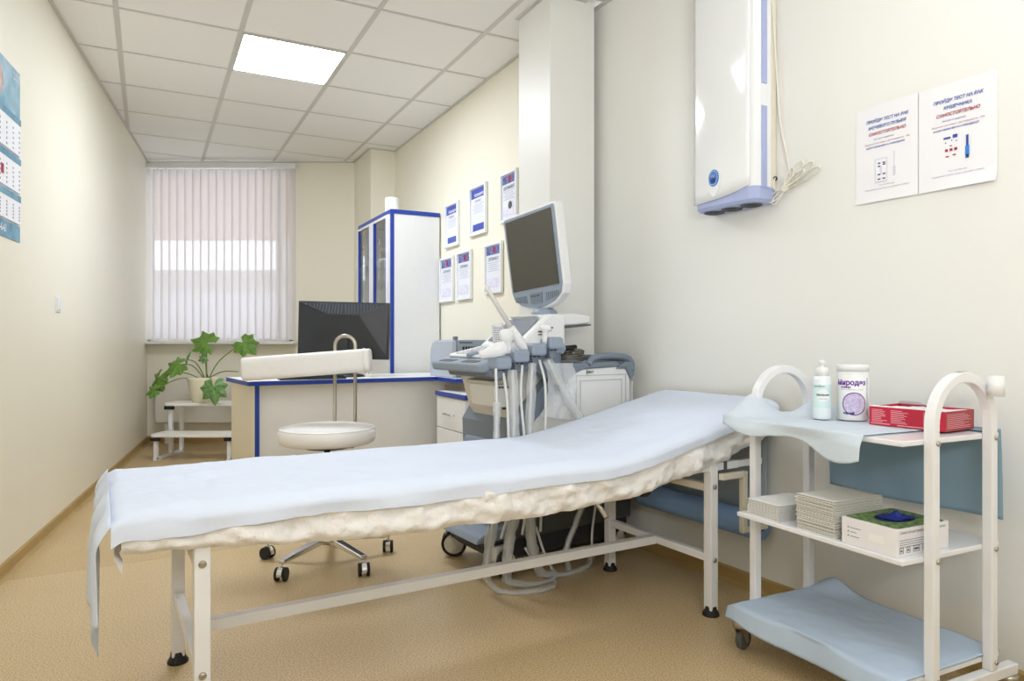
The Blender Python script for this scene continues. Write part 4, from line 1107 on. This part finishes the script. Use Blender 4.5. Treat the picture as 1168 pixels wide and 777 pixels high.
# lilac cap
b = MB()
sc=[(x,YB(y)) for x,y in sec]
low=[(wd/2+(x-wd/2)*.93, YB(.004+(y-.004)*.93)) for x,y in sec]; n=len(sec)
vs=[(x,y,.06) for x,y in [(wd/2+(x-wd/2)*1.004,YB(y*1.01)) for x,y in sec]]+[(x,y,.012) for x,y in sc]+[(x,y,0) for x,y in low]
b.add(vs,[tuple(range(n)),tuple(range(2*n,3*n))]+[(r*n+k,r*n+(k+1)%n,(r+1)*n+(k+1)%n,(r+1)*n+k) for r in (0,1) for k in range(n)])
b.build('bottom_cap', M_lilac, t, bevel=.002)
for x in (.065,.16,.25):
    g = MB(); 
    for rr in (.040,.030,.020,.011): g.tube([(x+rr*math.cos(a),YB(.062)+rr*math.sin(a)*.95,-.002) for a in [2*PI*i/20 for i in range(21)]],.0022,5,False)
    for a in (0,PI/4,PI/2,3*PI/4): g.bar((x-.04*math.cos(a),YB(.062)-.038*math.sin(a),-.002),(x+.04*math.cos(a),YB(.062)+.038*math.sin(a),-.002),.002)
    g = g.build('fan_grille', M_usdark, t)
    b = MB(); b.lathe([(.042,-.0005),(.042,.0008)],24,T(x,YB(.062),-.001)); b.build('fan_opening', mat('shaded_lilac','8D99BC',rough=.5), g)
# lilac side strips with a white break
for z0,z1 in ((.055,.36),(.445,.98)):
    b = MB(); y0,y1=sorted((YB(.055),YB(.083))); b.box(-.004,.0,y0,y1,z0,z1); b.build('side_strip', M_lilac, t)
y0,y1=sorted((YB(.03),YB(.004))); MB().box(-.002,.0,y0,y1,.055,hh).build('back_rim', M_cream_metal, t)
# badge
def onfront(px_u,z,r1,r2,m,name,lift,shape=0):
    b = MB(); n=28; vs=[]
    for k in range(n):
        a=2*PI*k/n; zz=r2*math.sin(a); 
        if shape and zz<0: zz*=1.5
        x=px_u+r1*math.cos(a)*(1 if not shape or math.sin(a)>0 else (1-.35*abs(math.sin(a))**2))
        yb=dp+.018*.6*math.sin(PI*(x-.03)/(wd-.06))+.0065+lift; vs.append((x,YB(yb),z+zz))
    b.add(vs,[tuple(range(n))]); return b.build(name,m,t,solid=.0015)
onfront(.185,.108,.036,.042,M_gloss,'badge_surround',.001,1)
onfront(.185,.118,.027,.033,M_badge,'badge',.003)
y_ = YB(dp+.0205)
b=MB(); y0,y1=sorted((YB(dp+.0215),YB(dp+.024))); b.box(.175,.195,y0,y1,.10,.115); b.build('badge_window', M_navy, t)
b=MB(); b.box(.173,.197,y0,y1,.119,.130); b.build('badge_display', M_inkgrey, t)
b=MB()
for k in range(20):
    a=2*PI*k/20; b.box(.185+.022*math.cos(a)-.0012,.185+.022*math.cos(a)+.0012,y0,y1,.118+.027*math.sin(a)-.0012,.118+.027*math.sin(a)+.0012)
b.build('badge_print', M_paper, t)
b=MB(); b.lathe([(.008,0),(.008,.008)],12,T(-.001,YB(.012),.093)@R(-PI/2,'Y')); b.build('cable_gland', M_black, t)
# cord : thing of its own
def WN(s_, out, z):   # s_ metres from Qw towards the viewer along the wall
    p=Qw+ND*s_+NN*out; return (p.x,p.y,z)
ct_ = thing('power_cord','white power cord tied in a loop beside the wall-mounted steriliser','cord',WN(.02,.01,1.5))
pts=[WN(-.012,.055,2.55),WN(.002,.03,2.3),WN(.01,.02,2.1),WN(.018,.016,1.95),WN(.03,.015,1.8),WN(.055,.014,1.68),WN(.07,.016,1.62),WN(.075,.018,1.585)]
b=MB(); b.tube(smoothpath(pts,6),.0032,8)
def wl(s_,z,o=.02): return WN(s_,o,z)
b.tube(smoothpath([wl(.008,1.595,.016),wl(.004,1.575),wl(.008,1.55),wl(.035,1.54,.028),wl(.07,1.545,.024)],6),.0032,8)
random.seed(5)
cpt=(.062,1.545)
loops=[(35,.13,.030),(20,.145,.022),(52,.11,.028),(205,.085,.036),(222,.075,.03),(60,.075,.02),(28,.10,.02)]
for k,(aa,ln,wdth) in enumerate(loops):
    a=math.radians(aa); ux_,uz=math.cos(a),math.sin(a); P=[]
    for i in range(25):
        th=2*PI*i/24; lx_=ln*.5*(1-math.cos(th)); ly=wdth*.55*math.sin(th)*(.4+.6*(1-math.cos(th))/2*1.2)
        P.append(WN(cpt[0]+ux_*lx_-uz*ly, .012+.006*k*.7+.004*math.sin(th), cpt[1]+(uz*lx_+ux_*ly)*1.0))
    b.tube(P,.0031,7,False)
o=b.build('cord', M_cordw, None); o.parent=ct_; o.matrix_parent_inverse=Matrix.Translation(ct_.location).inverted()
b=MB(); b.tube([WN(.058,.006,1.552),WN(.066,.04,1.540)],.012,10); o=b.build('tie', M_cordw, None); o.parent=ct_; o.matrix_parent_inverse=Matrix.Translation(ct_.location).inverted()

# ------------------------------------------------------------------ posters
def poster(s_px0, s_px1, label, second, kind):
    def wallp(px):
        r=(px-584)/794; s_=(r*NW0.y-NW0.x)/(ND.x-r*ND.y); return NW0+ND*s_
    a,b_=wallp(s_px0),wallp(s_px1); w=(b_-a).length
    t=thing('notice',label,'notice',(a.x,a.y,1.438),ang(ND),'printed notices on the right wall')
    yl = Vector((-ND.y,ND.x)); sg = 1 if yl.dot(NN)>0 else -1
    h=.318; z0=0
    b=MB(); b.grid(lambda u,v:(w*u,sg*(.003+.002*math.sin(u*3+kind)+ (.012*(max(0,.12-v)/.12)**2*(u if kind else .2))),h*v),12,12); b.build('paper',M_paper,t)
    FM=lambda x,z:T(x,sg*.0062,z)@(R(PI/2,'X') if sg<0 else R(PI,'Z')@R(PI/2,'X'))
    cx=w*.52
    text('ПРОЙДИ ТЕСТ НА РАК',.0135,M_inkblue,t,FM(cx,h-.052),shear=.25,bold=.0004,sx=.92)
    text(second,.0135,M_inkblue,t,FM(cx,h-.073),shear=.25,bold=.0004,sx=.92)
    text('САМОСТОЯТЕЛЬНО',.0135,M_inkred,t,FM(cx,h-.094),shear=.25,bold=.0004,sx=.92)
    text('Быстро и надёжно',.0075,M_inkblue,t,FM(cx-.01,h-.112),shear=.25)
    text('Результат за 5 минут. Достоверность - 99%',.0072,M_inkred,t,FM(cx,h-.126),shear=.25)
    text('ЗАКЛЮЧЕНИЕ ВРАЧА УЧРЕЖДЕНИЯ',.0072,M_inkblue,t,FM(cx-.006,h-.138),shear=.25,bold=.0002)
    text('Тест-системы для',.006,M_inkgrey,t,FM(cx,.052))
    text('определения скрытой крови в домашних условиях',.006,M_inkgrey,t,FM(cx,.041))
    def pb(x0,x1,zz0,zz1,m,nm,l=0):
        ya,yb2=sorted((sg*(.0058+l),sg*(.0064+l))); MB().box(x0,x1,ya,yb2,zz0,zz1).build(nm,m,t)
    if kind==0:
        pb(w*.33,w*.53,.062,.140,mat('faint_lilac_print','DCDCEC',rough=.6),'test_cassette_print')
        pb(w*.345,w*.515,.066,.136,M_paper,'cassette_face',.0006)
        for x,z in ((.38,.122),(.46,.122),(.38,.112),(.46,.116),(.38,.085),(.46,.085),(.38,.070),(.46,.070)): pb(w*x,w*x+.009,z,z+.004,M_navy,'cassette_mark',.0012)
        pb(w*.41,w*.45,.088,.112,mat('faint_lilac_print','DCDCEC',rough=.6),'cassette_window',.0012)
        pb(w*.62,w*.66,.075,.105,mat('faint_lilac_print','DCDCEC',rough=.6),'dropper_print'); pb(w*.635,w*.647,.105,.155,mat('faint_lilac_print','DCDCEC',rough=.6),'dropper_print')
    else:
        pb(w*.34,w*.43,.150,.156,M_inkblue,'pack_print'); pb(w*.46,w*.52,.150,.160,M_inkblue,'pack_print')
        for x in (.36,.42,.48): pb(w*x,w*x+.008,.112,.120,M_inkred,'pack_print')
        pb(w*.37,w*.41,.095,.099,M_inkred,'pack_print'); pb(w*.46,w*.50,.097,.101,M_inkred,'pack_print'); pb(w*.42,w*.45,.126,.129,M_inkred,'pack_print')
        for x,z in ((.36,.138),(.44,.142),(.5,.138)): pb(w*x,w*x+.003,z,z+.003,M_inkblue,'pack_print')
        pb(w*.62,w*.67,.090,.118,M_badge,'tube_print'); pb(w*.63,w*.66,.118,.150,M_inkblue,'tube_print'); pb(w*.625,w*.665,.082,.092,M_navy,'tube_print')
poster(977,1048,'left of the two printed notices, with a pale test cassette picture','МОЧЕВОГО ПУЗЫРЯ',0)
poster(1049,1138,'right of the two printed notices, with a blue test tube picture','КИШЕЧНИКА',1)

# ------------------------------------------------------------------ ultrasound machine
MO = Vector((-.03,2.87)); mu_ = Vector((.839,.544)).normalized(); mang = ang(mu_)
us = thing('ultrasound_machine','white and grey ultrasound machine with tilted screen behind the couch','medical scanner',(MO.x,MO.y,0),mang)
def XZ(poly,y0,y1):  # prism of an (x,z) outline between y0..y1
    b=MB(); n=len(poly); vs=[(x,y0,z) for x,z in poly]+[(x,y1,z) for x,z in poly]
    b.add(vs,[tuple(range(n)),tuple(range(n,2*n))]+[(i,(i+1)%n,n+(i+1)%n,n+i) for i in range(n)]); return b
# base
XZ([(-.06,.10),(-.02,.065),(.70,.065),(.70,.15),(-.03,.15)],.03,.40).build('base_block', M_usblack, us, bevel=.006)
XZ([(-.10,.14),(.72,.15),(.72,.245),(.12,.25),(.06,.215),(-.09,.17)],.02,.41).build('base_cover', M_usdark, us, bevel=.012, seg=3)
XZ([(-.13,.15),(.05,.155),(.07,.215),(-.04,.20),(-.11,.18)],.01,.42).build('foot_rest', M_usgrey, us, bevel=.012, seg=3)
# rear body with grey handle band
side=[(.70,.24),(.66,.862)]
white=[(.10,.24),(.10,.56),(.13,.62),(.1965,.689),(.245,.735),(.29,.772),(.335,.812),(.37,.838),(.412,.853),(.634,.862),(.675,.855),(.69,.83),(.70,.60),(.70,.24)]
XZ(white,.0,.43).build('rear_body', M_uswhite, us, bevel=.008, seg=3)
band=[(.045,.45),(.04,.62),(.075,.675),(.13,.725),(.185,.78),(.24,.835),(.29,.868),(.35,.878),(.60,.885),(.635,.862),(.412,.853),(.37,.838),(.335,.812),(.29,.772),(.245,.735),(.1965,.689),(.13,.62),(.10,.56),(.10,.45)]
XZ(band,-.008,.438).build('grey_band', M_usgrey2, us, bevel=.006)
b=MB(); b.tube(smoothpath([(.44,.0,.872),(.47,.0,.900),(.55,.0,.910),(.65,.0,.905),(.695,.0,.885),(.70,.0,.84)],6),.015,10); b.tube([(.67,-.0,.895),(.67,.43,.895)],.016,10); b.build('rear_handle', M_usgrey2, us)
XZ([(.60,.85),(.66,.885),(.708,.88),(.712,.82),(.69,.80),(.66,.85)],-.012,.442).build('corner_guard', M_usgrey2, us, bevel=.008)
for a in ((.36,.36,.53,.53),):
    b=MB()
    for x0,x1,z0,z1 in ((.37,.665,.822,.826),(.37,.665,.56,.564),(.37,.374,.56,.826),(.661,.665,.56,.826),(.395,.64,.800,.803),(.395,.64,.585,.588),(.395,.398,.585,.803),(.637,.64,.585,.803)):
        b.box(x0,x1,-.0025,.0,z0,z1)
    b.build('side_door_outline', mat('panel_shadow_grey','C3C5C4',rough=.5), us)
b=MB(); b.box(.705,.709,.0,.42,.30,.79); b.build('rear_cover', M_uswhite, us)
text('MXT', .016, M_usblack, us, T(.455,-.003,.838)@R(PI/2,'X'), bold=.0004); MB().box(.432,.435,-.0035,0,.829,.848).build('name_bar', M_usblack, us)
# front bay with printer
XZ([(-.015,.855),(.26,.88),(.28,.50),(.16,.47),(.11,.57),(.04,.68)],.05,.37).build('front_column', M_usbeige, us, bevel=.008)
XZ([(-.03,.856),(.26,.885),(.26,.866),(-.025,.842)],.035,.435).build('bay_top_plate', mat('warm_grey','B8B0A6',rough=.5), us)
XZ([(-.035,.795),(.08,.795),(.08,.70),(-.02,.70)],.035,.24).build('video_printer', M_usbeige, us, bevel=.005)
XZ([(-.045,.81),(.09,.825),(.09,.808),(-.04,.795)],.03,.25).build('printer_lid', mat('warm_grey_light','C8C2B4',rough=.5), us)
b=MB()
for i in range(6): b.box(-.02+i*.013,-.012+i*.013,.0325,.036,.78,.788)
b.build('bay_buttons', M_usblack, us)['kind']='stuff'; MB().box(.02,.045,.043,.052,.69,.74).build('bay_slot', M_usblack, us)
b=MB(); b.box(.005,.035,.044,.052,.77,.82); b.build('bay_panel', mat('warm_grey_light','C8C2B4',rough=.5), us, bevel=.002)
XZ([(-.04,.22),(.10,.24),(.12,.50),(.07,.56),(.03,.54),(-.02,.40)],.06,.40).build('lower_column', M_usgrey2, us, bevel=.01)
# console : tilted plate, local frame
KM = T(-.115,.0,.858)@R(math.radians(-12),'Y')
b=MB()
plate=[]
for (cx,cy,r,a0_,a1_) in ((.055,.03,.055,180,270),(.40,-.02+.0,.02,270,360),(.40,.46,.02,0,90),(.06,.42,.06,90,180)):
    for k in range(7):
        a=math.radians(a0_+(a1_-a0_)*k/6); plate.append((cx+r*math.cos(a),cy+r*math.sin(a)))
b.prism(plate,-.012,.028,KM); b.build('console', M_usgrey, us, bevel=.012, seg=3)
b=MB(); b.prism([(x*.80+.06,y*.86+.03) for x,y in plate],-.05,-.012,KM); b.build('console_underside', M_usgrey2, us, bevel=.01)
b=MB(); b.prism([(x*.74+.085,y*.86+.04) for x,y in plate],.028,.040,KM); b.build('key_deck', M_uswhite, us, bevel=.008)
b=MB()
for k in range(2): b.prism(rrect(.012,.05,.06+k*.2,.19+k*.2,.017),.0275,.0295,KM)
b.build('grip_slot', M_usdark, us)
b=MB()
for r in range(7):
    for c in range(12):
        b.lathe([(.009,.040),(.0085,.045),(.001,.0455)],8,KM@T(.115+r*.026,.07+c*.028,0))
b.build('console_keys', mat('pale_key_grey','D7DADD',rough=.45), us)
b=MB(); b.lathe([(.03,.040),(.022,.052),(.001,.056)],20,KM@T(.10,.22,0)); b.build('trackball', M_usgrey, us)
# touch-screen wedge behind the console
wedge=[(.10,.955),(.26,1.085),(.275,1.098),(.36,1.095),(.36,.92),(.12,.92)]
XZ(wedge,.06,.38).build('console_head', M_uswhite, us, bevel=.012, seg=3)
tm=math.atan2(.13,.16)
b=MB(); Mt=T(.115,.10,.970)@R(-tm,'Y'); b.box(.012,.165,0,.24,.0015,.0035,Mt); b.build('touch_screen', M_touch, us)
b=MB()
for i in range(2): b.box(.21+i*.045,.245+i*.045,.0585,.06,1.015+i*.018,1.022+i*.018); b.box(.21+i*.045,.235+i*.045,.0585,.06,1.003+i*.018,1.008+i*.018)
b.build('head_print', M_usdark, us)
# arm shelf that carries the screen
XZ([(.23,1.095),(.45,1.105),(.54,1.095),(.54,1.06),(.45,1.05),(.37,1.045),(.27,1.06)],.10,.34).build('arm_housing', M_uswhite, us, bevel=.012, seg=3)
XZ([(.36,1.045),(.54,1.057),(.54,1.049),(.36,1.032)],.10,.34).build('arm_underside', M_usdark, us)
XZ([(.26,.86),(.35,.86),(.35,1.05),(.26,1.05)],.12,.33).build('riser', M_usdark if False else mat('warm_white','DDDCD6',rough=.5), us, bevel=.01)
b=MB(); b.lathe([(.06,1.09),(.06,1.112),(.04,1.130)],20,T(.345,.20,0)); b.build('screen_swivel', M_usgrey, us)
# screen: local frame, facing -x, tilted
SMx = T(.325,.215,1.118)@R(math.radians(-6.0),'Y')@R(math.radians(-3),'X')
def scr(poly,x0,x1):   # outline in (y,z), between x0..x1
    b=MB(); n=len(poly); vs=[SMx@Vector((x0,y,z)) for y,z in poly]+[SMx@Vector((x1,y,z)) for y,z in poly]
    b.add(vs,[tuple(range(n)),tuple(range(n,2*n))]+[(i,(i+1)%n,n+(i+1)%n,n+i) for i in range(n)]); return b
ol=[(-.205,.468),(.205,.468),(.215,.458)]+[(.212,.10),(.195,.06),(.14,.025),(.07,.008),(0,.002),(-.07,.008),(-.14,.025),(-.195,.06),(-.212,.10)]+[(-.215,.458)]
scr(ol,.0,.045).build('screen_shell', M_uswhite, us, bevel=.01, seg=3)
scr([(-.15,.40),(.15,.40),(.15,.10),(-.15,.10)],.055,.10).build('screen_back', M_uswhite, us, bevel=.02, seg=3)
bz=[(y*.955,.238+(z-.238)*.955) for y,z in ol]
scr(bz,-.006,.002).build('screen_bezel', M_usgrey, us, bevel=.003)
scr([(-.186,.443),(.186,.443),(.186,.105),(-.186,.105)],-.0085,-.004).build('display', M_screen, us)
scr([(-.05,.083),(.05,.083),(.045,.035),(-.045,.035)],-.009,-.005).build('button_panel', M_usgrey2, us)
b=MB()
for i in range(7):
    for s_ in (-1,1):
        y=s_*(.075+i*.015); z0=.03+abs(y)*.14; b.add([SMx@Vector(p) for p in ((-.0085,y,z0),(-.0085,y+s_*.007,z0),(-.0085,y+s_*.012,.078),(-.0085,y+s_*.005,.078),(-.005,y,z0),(-.005,y+s_*.007,z0),(-.005,y+s_*.012,.078),(-.005,y+s_*.005,.078))],[(0,1,2,3),(0,1,5,4),(1,2,6,5),(2,3,7,6),(3,0,4,7)])
b.build('speaker_slots', M_usgrey2, us)
b=MB(); 
for i in range(5): 
    y=-.03+i*.015; b.add([SMx@Vector(p) for p in ((-.0098,y,.066),(-.0098,y+.008,.066),(-.0098,y+.008,.074),(-.0098,y,.074))],[(0,1,2,3)])
b.build('screen_buttons', M_usblack, us)
# probe holders along the near side of the console
hold=[]
for k in range(4):
    x=-.065+k*.086; z=.872+k*.026
    hold.append((x,z))
    b=MB(); b.prism(rrect(-.036,.036,-.018,.018,.017),-.03,.03,T(x,-.055,z+.022)@R(PI/2,'X')@R(0,'Z')) if False else None
    b=XZ([(p[0]+x,p[1]+z+.020) for p in rrect(-.034,.041,-.027,.025,.014,4)],-.098,-.02)
    hd=b.build('probe_holder', M_usgrey, us, bevel=.012, seg=3)
    b=XZ([(x-.018,z-.004),(x+.022,z-.004),(x+.018,z-.045),(x-.012,z-.045)],-.07,-.025); b.build('holder_clip', M_usgrey2, hd, bevel=.004)
    b=MB()
    for q_ in (-.008,.012): b.lathe([(.005,0),(.005,.006)],8,T(x+q_,-.072,z-.008)@R(PI/2,'X'))
    b.build('clip_screw', M_usblack, hd)
XZ([(-.09,.86),(.24,.955),(.26,.92),(.26,.82),(.20,.81),(.12,.86),(-.08,.83)],-.03,.02).build('holder_rail', M_usgrey2, us, bevel=.008)
XZ([(.20,.91),(.31,.95),(.31,.80),(.24,.76)],.02,.06).build('console_support', M_usgrey2, us, bevel=.01)
# coil of dark cables on the rear body
cc=thing('cable_coil','small bundle of dark cables coiled on top of the grey scanner body','cable',MO.to_3d()+Vector((mu_.x*.42-mu_.y*.10, mu_.y*.42+mu_.x*.10, .888)),mang)
b=MB()
for k in range(7): b.tube([(.06*math.cos(a)*(1-.06*k)+.003*k, .045*math.sin(a)*(1+.04*k), .006+.007*k+.005*math.sin(a*2+k)) for a in [2*PI*i/20 for i in range(21)]],.004,6,False)
b.build('grey_cable', mat('grey_cable','6E6B60',rough=.4), cc)
b=MB(); b.tube([(.05*math.cos(a)-.03,.04*math.sin(a),.055+.006*math.sin(a*2)) for a in [2*PI*i/20 for i in range(21)]],.006,6,False); b.tube([(-.06,0,.055),(.03,.0,.062)],.011,8); b.build('black_plug', M_black, cc)
# casters of the machine
for (x,y,m_,lab) in ((-.02,.40,M_usbeige,1),(.0,.03,M_usbeige,2),(.62,.05,M_usbeige,3),(.62,.38,M_usbeige,4)):
    rz=R({1:2.6,2:.3,3:.4,4:.2}[lab],'Z')
    c_=MB(); Mx=T(x,y,0)@rz
    c_.add([tuple(p) for p in [(-.05,-.026,.13),(.045,-.026,.13),(.055,-.026,.06),(.02,-.026,.02),(-.03,-.026,.03),(-.055,-.026,.08)]]+[tuple(p) for p in [(-.05,.026,.13),(.045,.026,.13),(.055,.026,.06),(.02,.026,.02),(-.03,.026,.03),(-.055,.026,.08)]],
           [(0,1,2,3,4,5),(6,7,8,9,10,11)]+[(i,(i+1)%6,6+(i+1)%6,6+i) for i in range(6)],Mx@T(0,0,.0)@Matrix.Diagonal((.85,.55,1,1)))
    c_=c_.build('caster', m_, us, bevel=.006)
    for s_ in (-1,1):
        w_=MB(); w_.lathe([(.054,-.012),(.058,-.008),(.058,.008),(.054,.012)],26,Mx@T(0,s_*.030,.058)@R(PI/2,'X')); w_.build('wheel', M_black, c_)
        w_=MB(); w_.lathe([(.045,0),(.042,.006),(.001,.009)] if s_<0 else [(.001,-.009),(.042,-.006),(.045,0)],24,Mx@T(0,s_*.0425,.058)@R(PI/2,'X')); w_.build('hub_cap', M_usbeige, c_)

# ---- probes : each its own thing, with cable and plastic sleeve
def ML(x,y,z): return Vector((MO.x+mu_.x*x-mu_.y*y, MO.y+mu_.y*x+mu_.x*y, z))
def part_world(b,name,m,parent,**k):
    o=b.build(name,m,None,**k); o.parent=parent; o.matrix_parent_inverse=(Matrix.Translation(parent.location)@R(parent.rotation_euler.z,'Z')).inverted(); return o
M_cable=mat('probe_cable_white','DEDFDC',rough=.4)
def sleeve(path,r,seed):
    pts=smoothpath(path,6); b=MB(); N=len(pts)
    rs=[r*(1+.35*noise.noise(Vector((i*.5,seed,0)))) for i in range(N)]; b.tube([p+Vector((.006*noise.noise(Vector((i*.6,seed,3))),.004*noise.noise(Vector((i*.6,seed,7))),0)) for i,p in enumerate(pts)],rs,12,False); return b
PB=[('convex_probe','white convex ultrasound probe lying in the leftmost holder of the scanner',0),
    ('linear_probe','white blocky ultrasound probe standing in the second holder of the scanner',1),
    ('cavity_probe','long thin white wand probe leaning up from the third scanner holder',2),
    ('small_probe','short white probe with round head in the rightmost scanner holder',3)]
CAB=[ # paths in scanner coordinates (x,y,z): hang from the holder, down to the floor and back up
  [(-.105,-.10,.87),(-.11,-.115,.74),(-.115,-.12,.55),(-.12,-.12,.35),(-.15,-.13,.20),(-.15,-.10,.06),(-.11,-.14,.008),(.0,-.21,.006),(.10,-.20,.006),(.15,-.13,.008),(.12,-.06,.05),(.08,-.03,.12)],
  [(-.02,-.09,.86),(-.03,-.115,.70),(-.035,-.12,.50),(-.03,-.12,.30),(-.06,-.12,.16),(-.06,-.11,.03),(.03,-.14,.008),(.14,-.14,.008),(.18,-.09,.02),(.16,-.05,.10),(.13,-.04,.2)],
  [(.075,-.09,.885),(.05,-.115,.74),(.045,-.11,.5),(.05,-.11,.3),(.06,-.11,.16),(.10,-.11,.03),(.22,-.12,.008),(.36,-.09,.008),(.42,-.05,.03),(.44,-.03,.14),(.47,-.03,.3)],
  [(.155,-.09,.90),(.20,-.10,.81),(.26,-.10,.72),(.33,-.10,.62),(.37,-.10,.55),(.39,-.10,.40),(.30,-.10,.22),(.24,-.10,.10),(.26,-.10,.01)]]
extra=[[(-.06,-.085,.85),(-.065,-.12,.74),(-.06,-.125,.5),(-.065,-.12,.3),(-.08,-.10,.2)],
  [(.03,-.085,.88),(.0,-.12,.76),(.015,-.125,.55),(.02,-.12,.3),(.02,-.1,.2)],
  [(.115,-.085,.90),(.12,-.12,.78),(.11,-.125,.5),(.10,-.12,.3),(.11,-.1,.2)]]
for (nm,lab,k),path in zip(PB,CAB):
    x,z=hold[k]; t=thing(nm,lab,'ultrasound probe',ML(x,-.055,z+.02),mang,'probes of the ultrasound scanner')
    if k==0:
        b=MB(); b.lathe([(.004,-.055),(.016,-.05),(.020,-.02),(.026,.0),(.030,.03),(.026,.052),(.012,.062)],18,T(-.045,-.028,.045)@R(math.radians(70),'Y')@R(.4,'X'),.75); b.build('probe_body',M_uswhite,t)
    elif k==1:
        b=MB(); b.lathe([(.012,.0),(.016,.02),(.018,.045),(.030,.055),(.034,.075),(.030,.092),(.015,.099)],18,T(-.052,-.02,.01)@R(-.1,'Y'),.7); b.build('probe_body',M_uswhite,t)
    elif k==2:
        A=R(math.radians(-36),'Y')
        b=MB(); b.lathe([(.012,-.03),(.020,.0),(.022,.03),(.016,.095),(.011,.10)],16,T(-.062,-.01,.01)@A); b.build('handle',M_uswhite,t)
        b=MB(); b.lathe([(.010,.095),(.0095,.275),(.010,.29),(.004,.30)],14,T(-.062,-.01,.01)@A); b.build('wand',mat('probe_wand_cream','E6E2DC',rough=.35),t)
    else:
        b=MB(); b.lathe([(.010,-.01),(.012,.02),(.012,.04),(.022,.048),(.024,.060),(.014,.070)],16,T(-.045,-.02,.005)@R(.1,'Y')); b.build('probe_body',M_uswhite,t)
    pts=[ML(*p) for p in path]
    part_world(MB().tube(smoothpath(pts,8),.0055,8),'cable',M_cable,t)
    part_world(sleeve(pts[:5] if k!=3 else pts[:5],.021 if k else .0,k*3.1) if k else sleeve(pts[1:4],.014,1),'plastic_sleeve',M_film,t)
    part_world(sleeve(pts[3:6],.021,9+k),'plastic_sleeve',M_film,t)
    part_world(sleeve(pts[5:9],.013,19+k),'plastic_sleeve',M_film,t)
    if k<3: part_world(MB().tube(smoothpath([ML(*p) for p in extra[k]],8),.0055,8),'cable',M_cable,t)
# film draped between holders (single crumpled bag) and crumpled bag on the front foot
bagm=M_film
b=MB(); b.grid(lambda u,v: ML(.14+.15*v+.02*math.sin(u*4), -.085-.012*fb((u*4,v*5,3),3), .885-.22*u-.02*v*u), 16,14)
tag(b.build('plastic_bag', mat('milky_plastic_film','E6E9EA',rough=.35,alpha=.55,bump=.7,bump_scale=45)),'milky plastic bag hanging below the rightmost probe holder','plastic bag')
b=MB(); b.lathe([(.015,0),(.042,.015),(.046,.035),(.022,.058),(.005,.062)],20,T(*ML(-.135,-.12,.515)))
for i,v in enumerate(b.v):
    p=Vector(v); q_=.015*fb((p.x*30,p.y*30,p.z*30),3); b.v[i]=(p.x+q_,p.y+q_,p.z)
# (bag sits on the lower front of the scanner)
o=b.build('crumpled_bag', mat('crumpled_film','DDE1E2',rough=.2,alpha=.5,bump=.9,bump_scale=50)); tag(o,'crumpled clear plastic bag at the lower front of the scanner, just above the sheet','plastic bag')
# gel bottle on console
t=thing('gel_bottle','white gel bottle with grey print standing on the scanner console','bottle',ML(.10,.20,.945),mang)
b=MB(); b.lathe([(.024,0),(.026,.01),(.027,.10),(.029,.112),(.001,.114)],22,R(-.12,'Y')); b.build('body',M_uswhite,t)
va=ang(-ML(.10,.20,0).xy)-mang
b=MB()
for i in range(7): 
    for s_ in range(5): a=va-.7+s_*.3; b.bar((.0272*math.cos(a)-.12*(.03+i*.01),.0272*math.sin(a),.03+i*.01),(.0272*math.cos(a+.2)-.12*(.03+i*.01),.0272*math.sin(a+.2),.03+i*.01),.0008,.004)
b.build('label_print',M_inkblue if False else M_inkgrey,t)
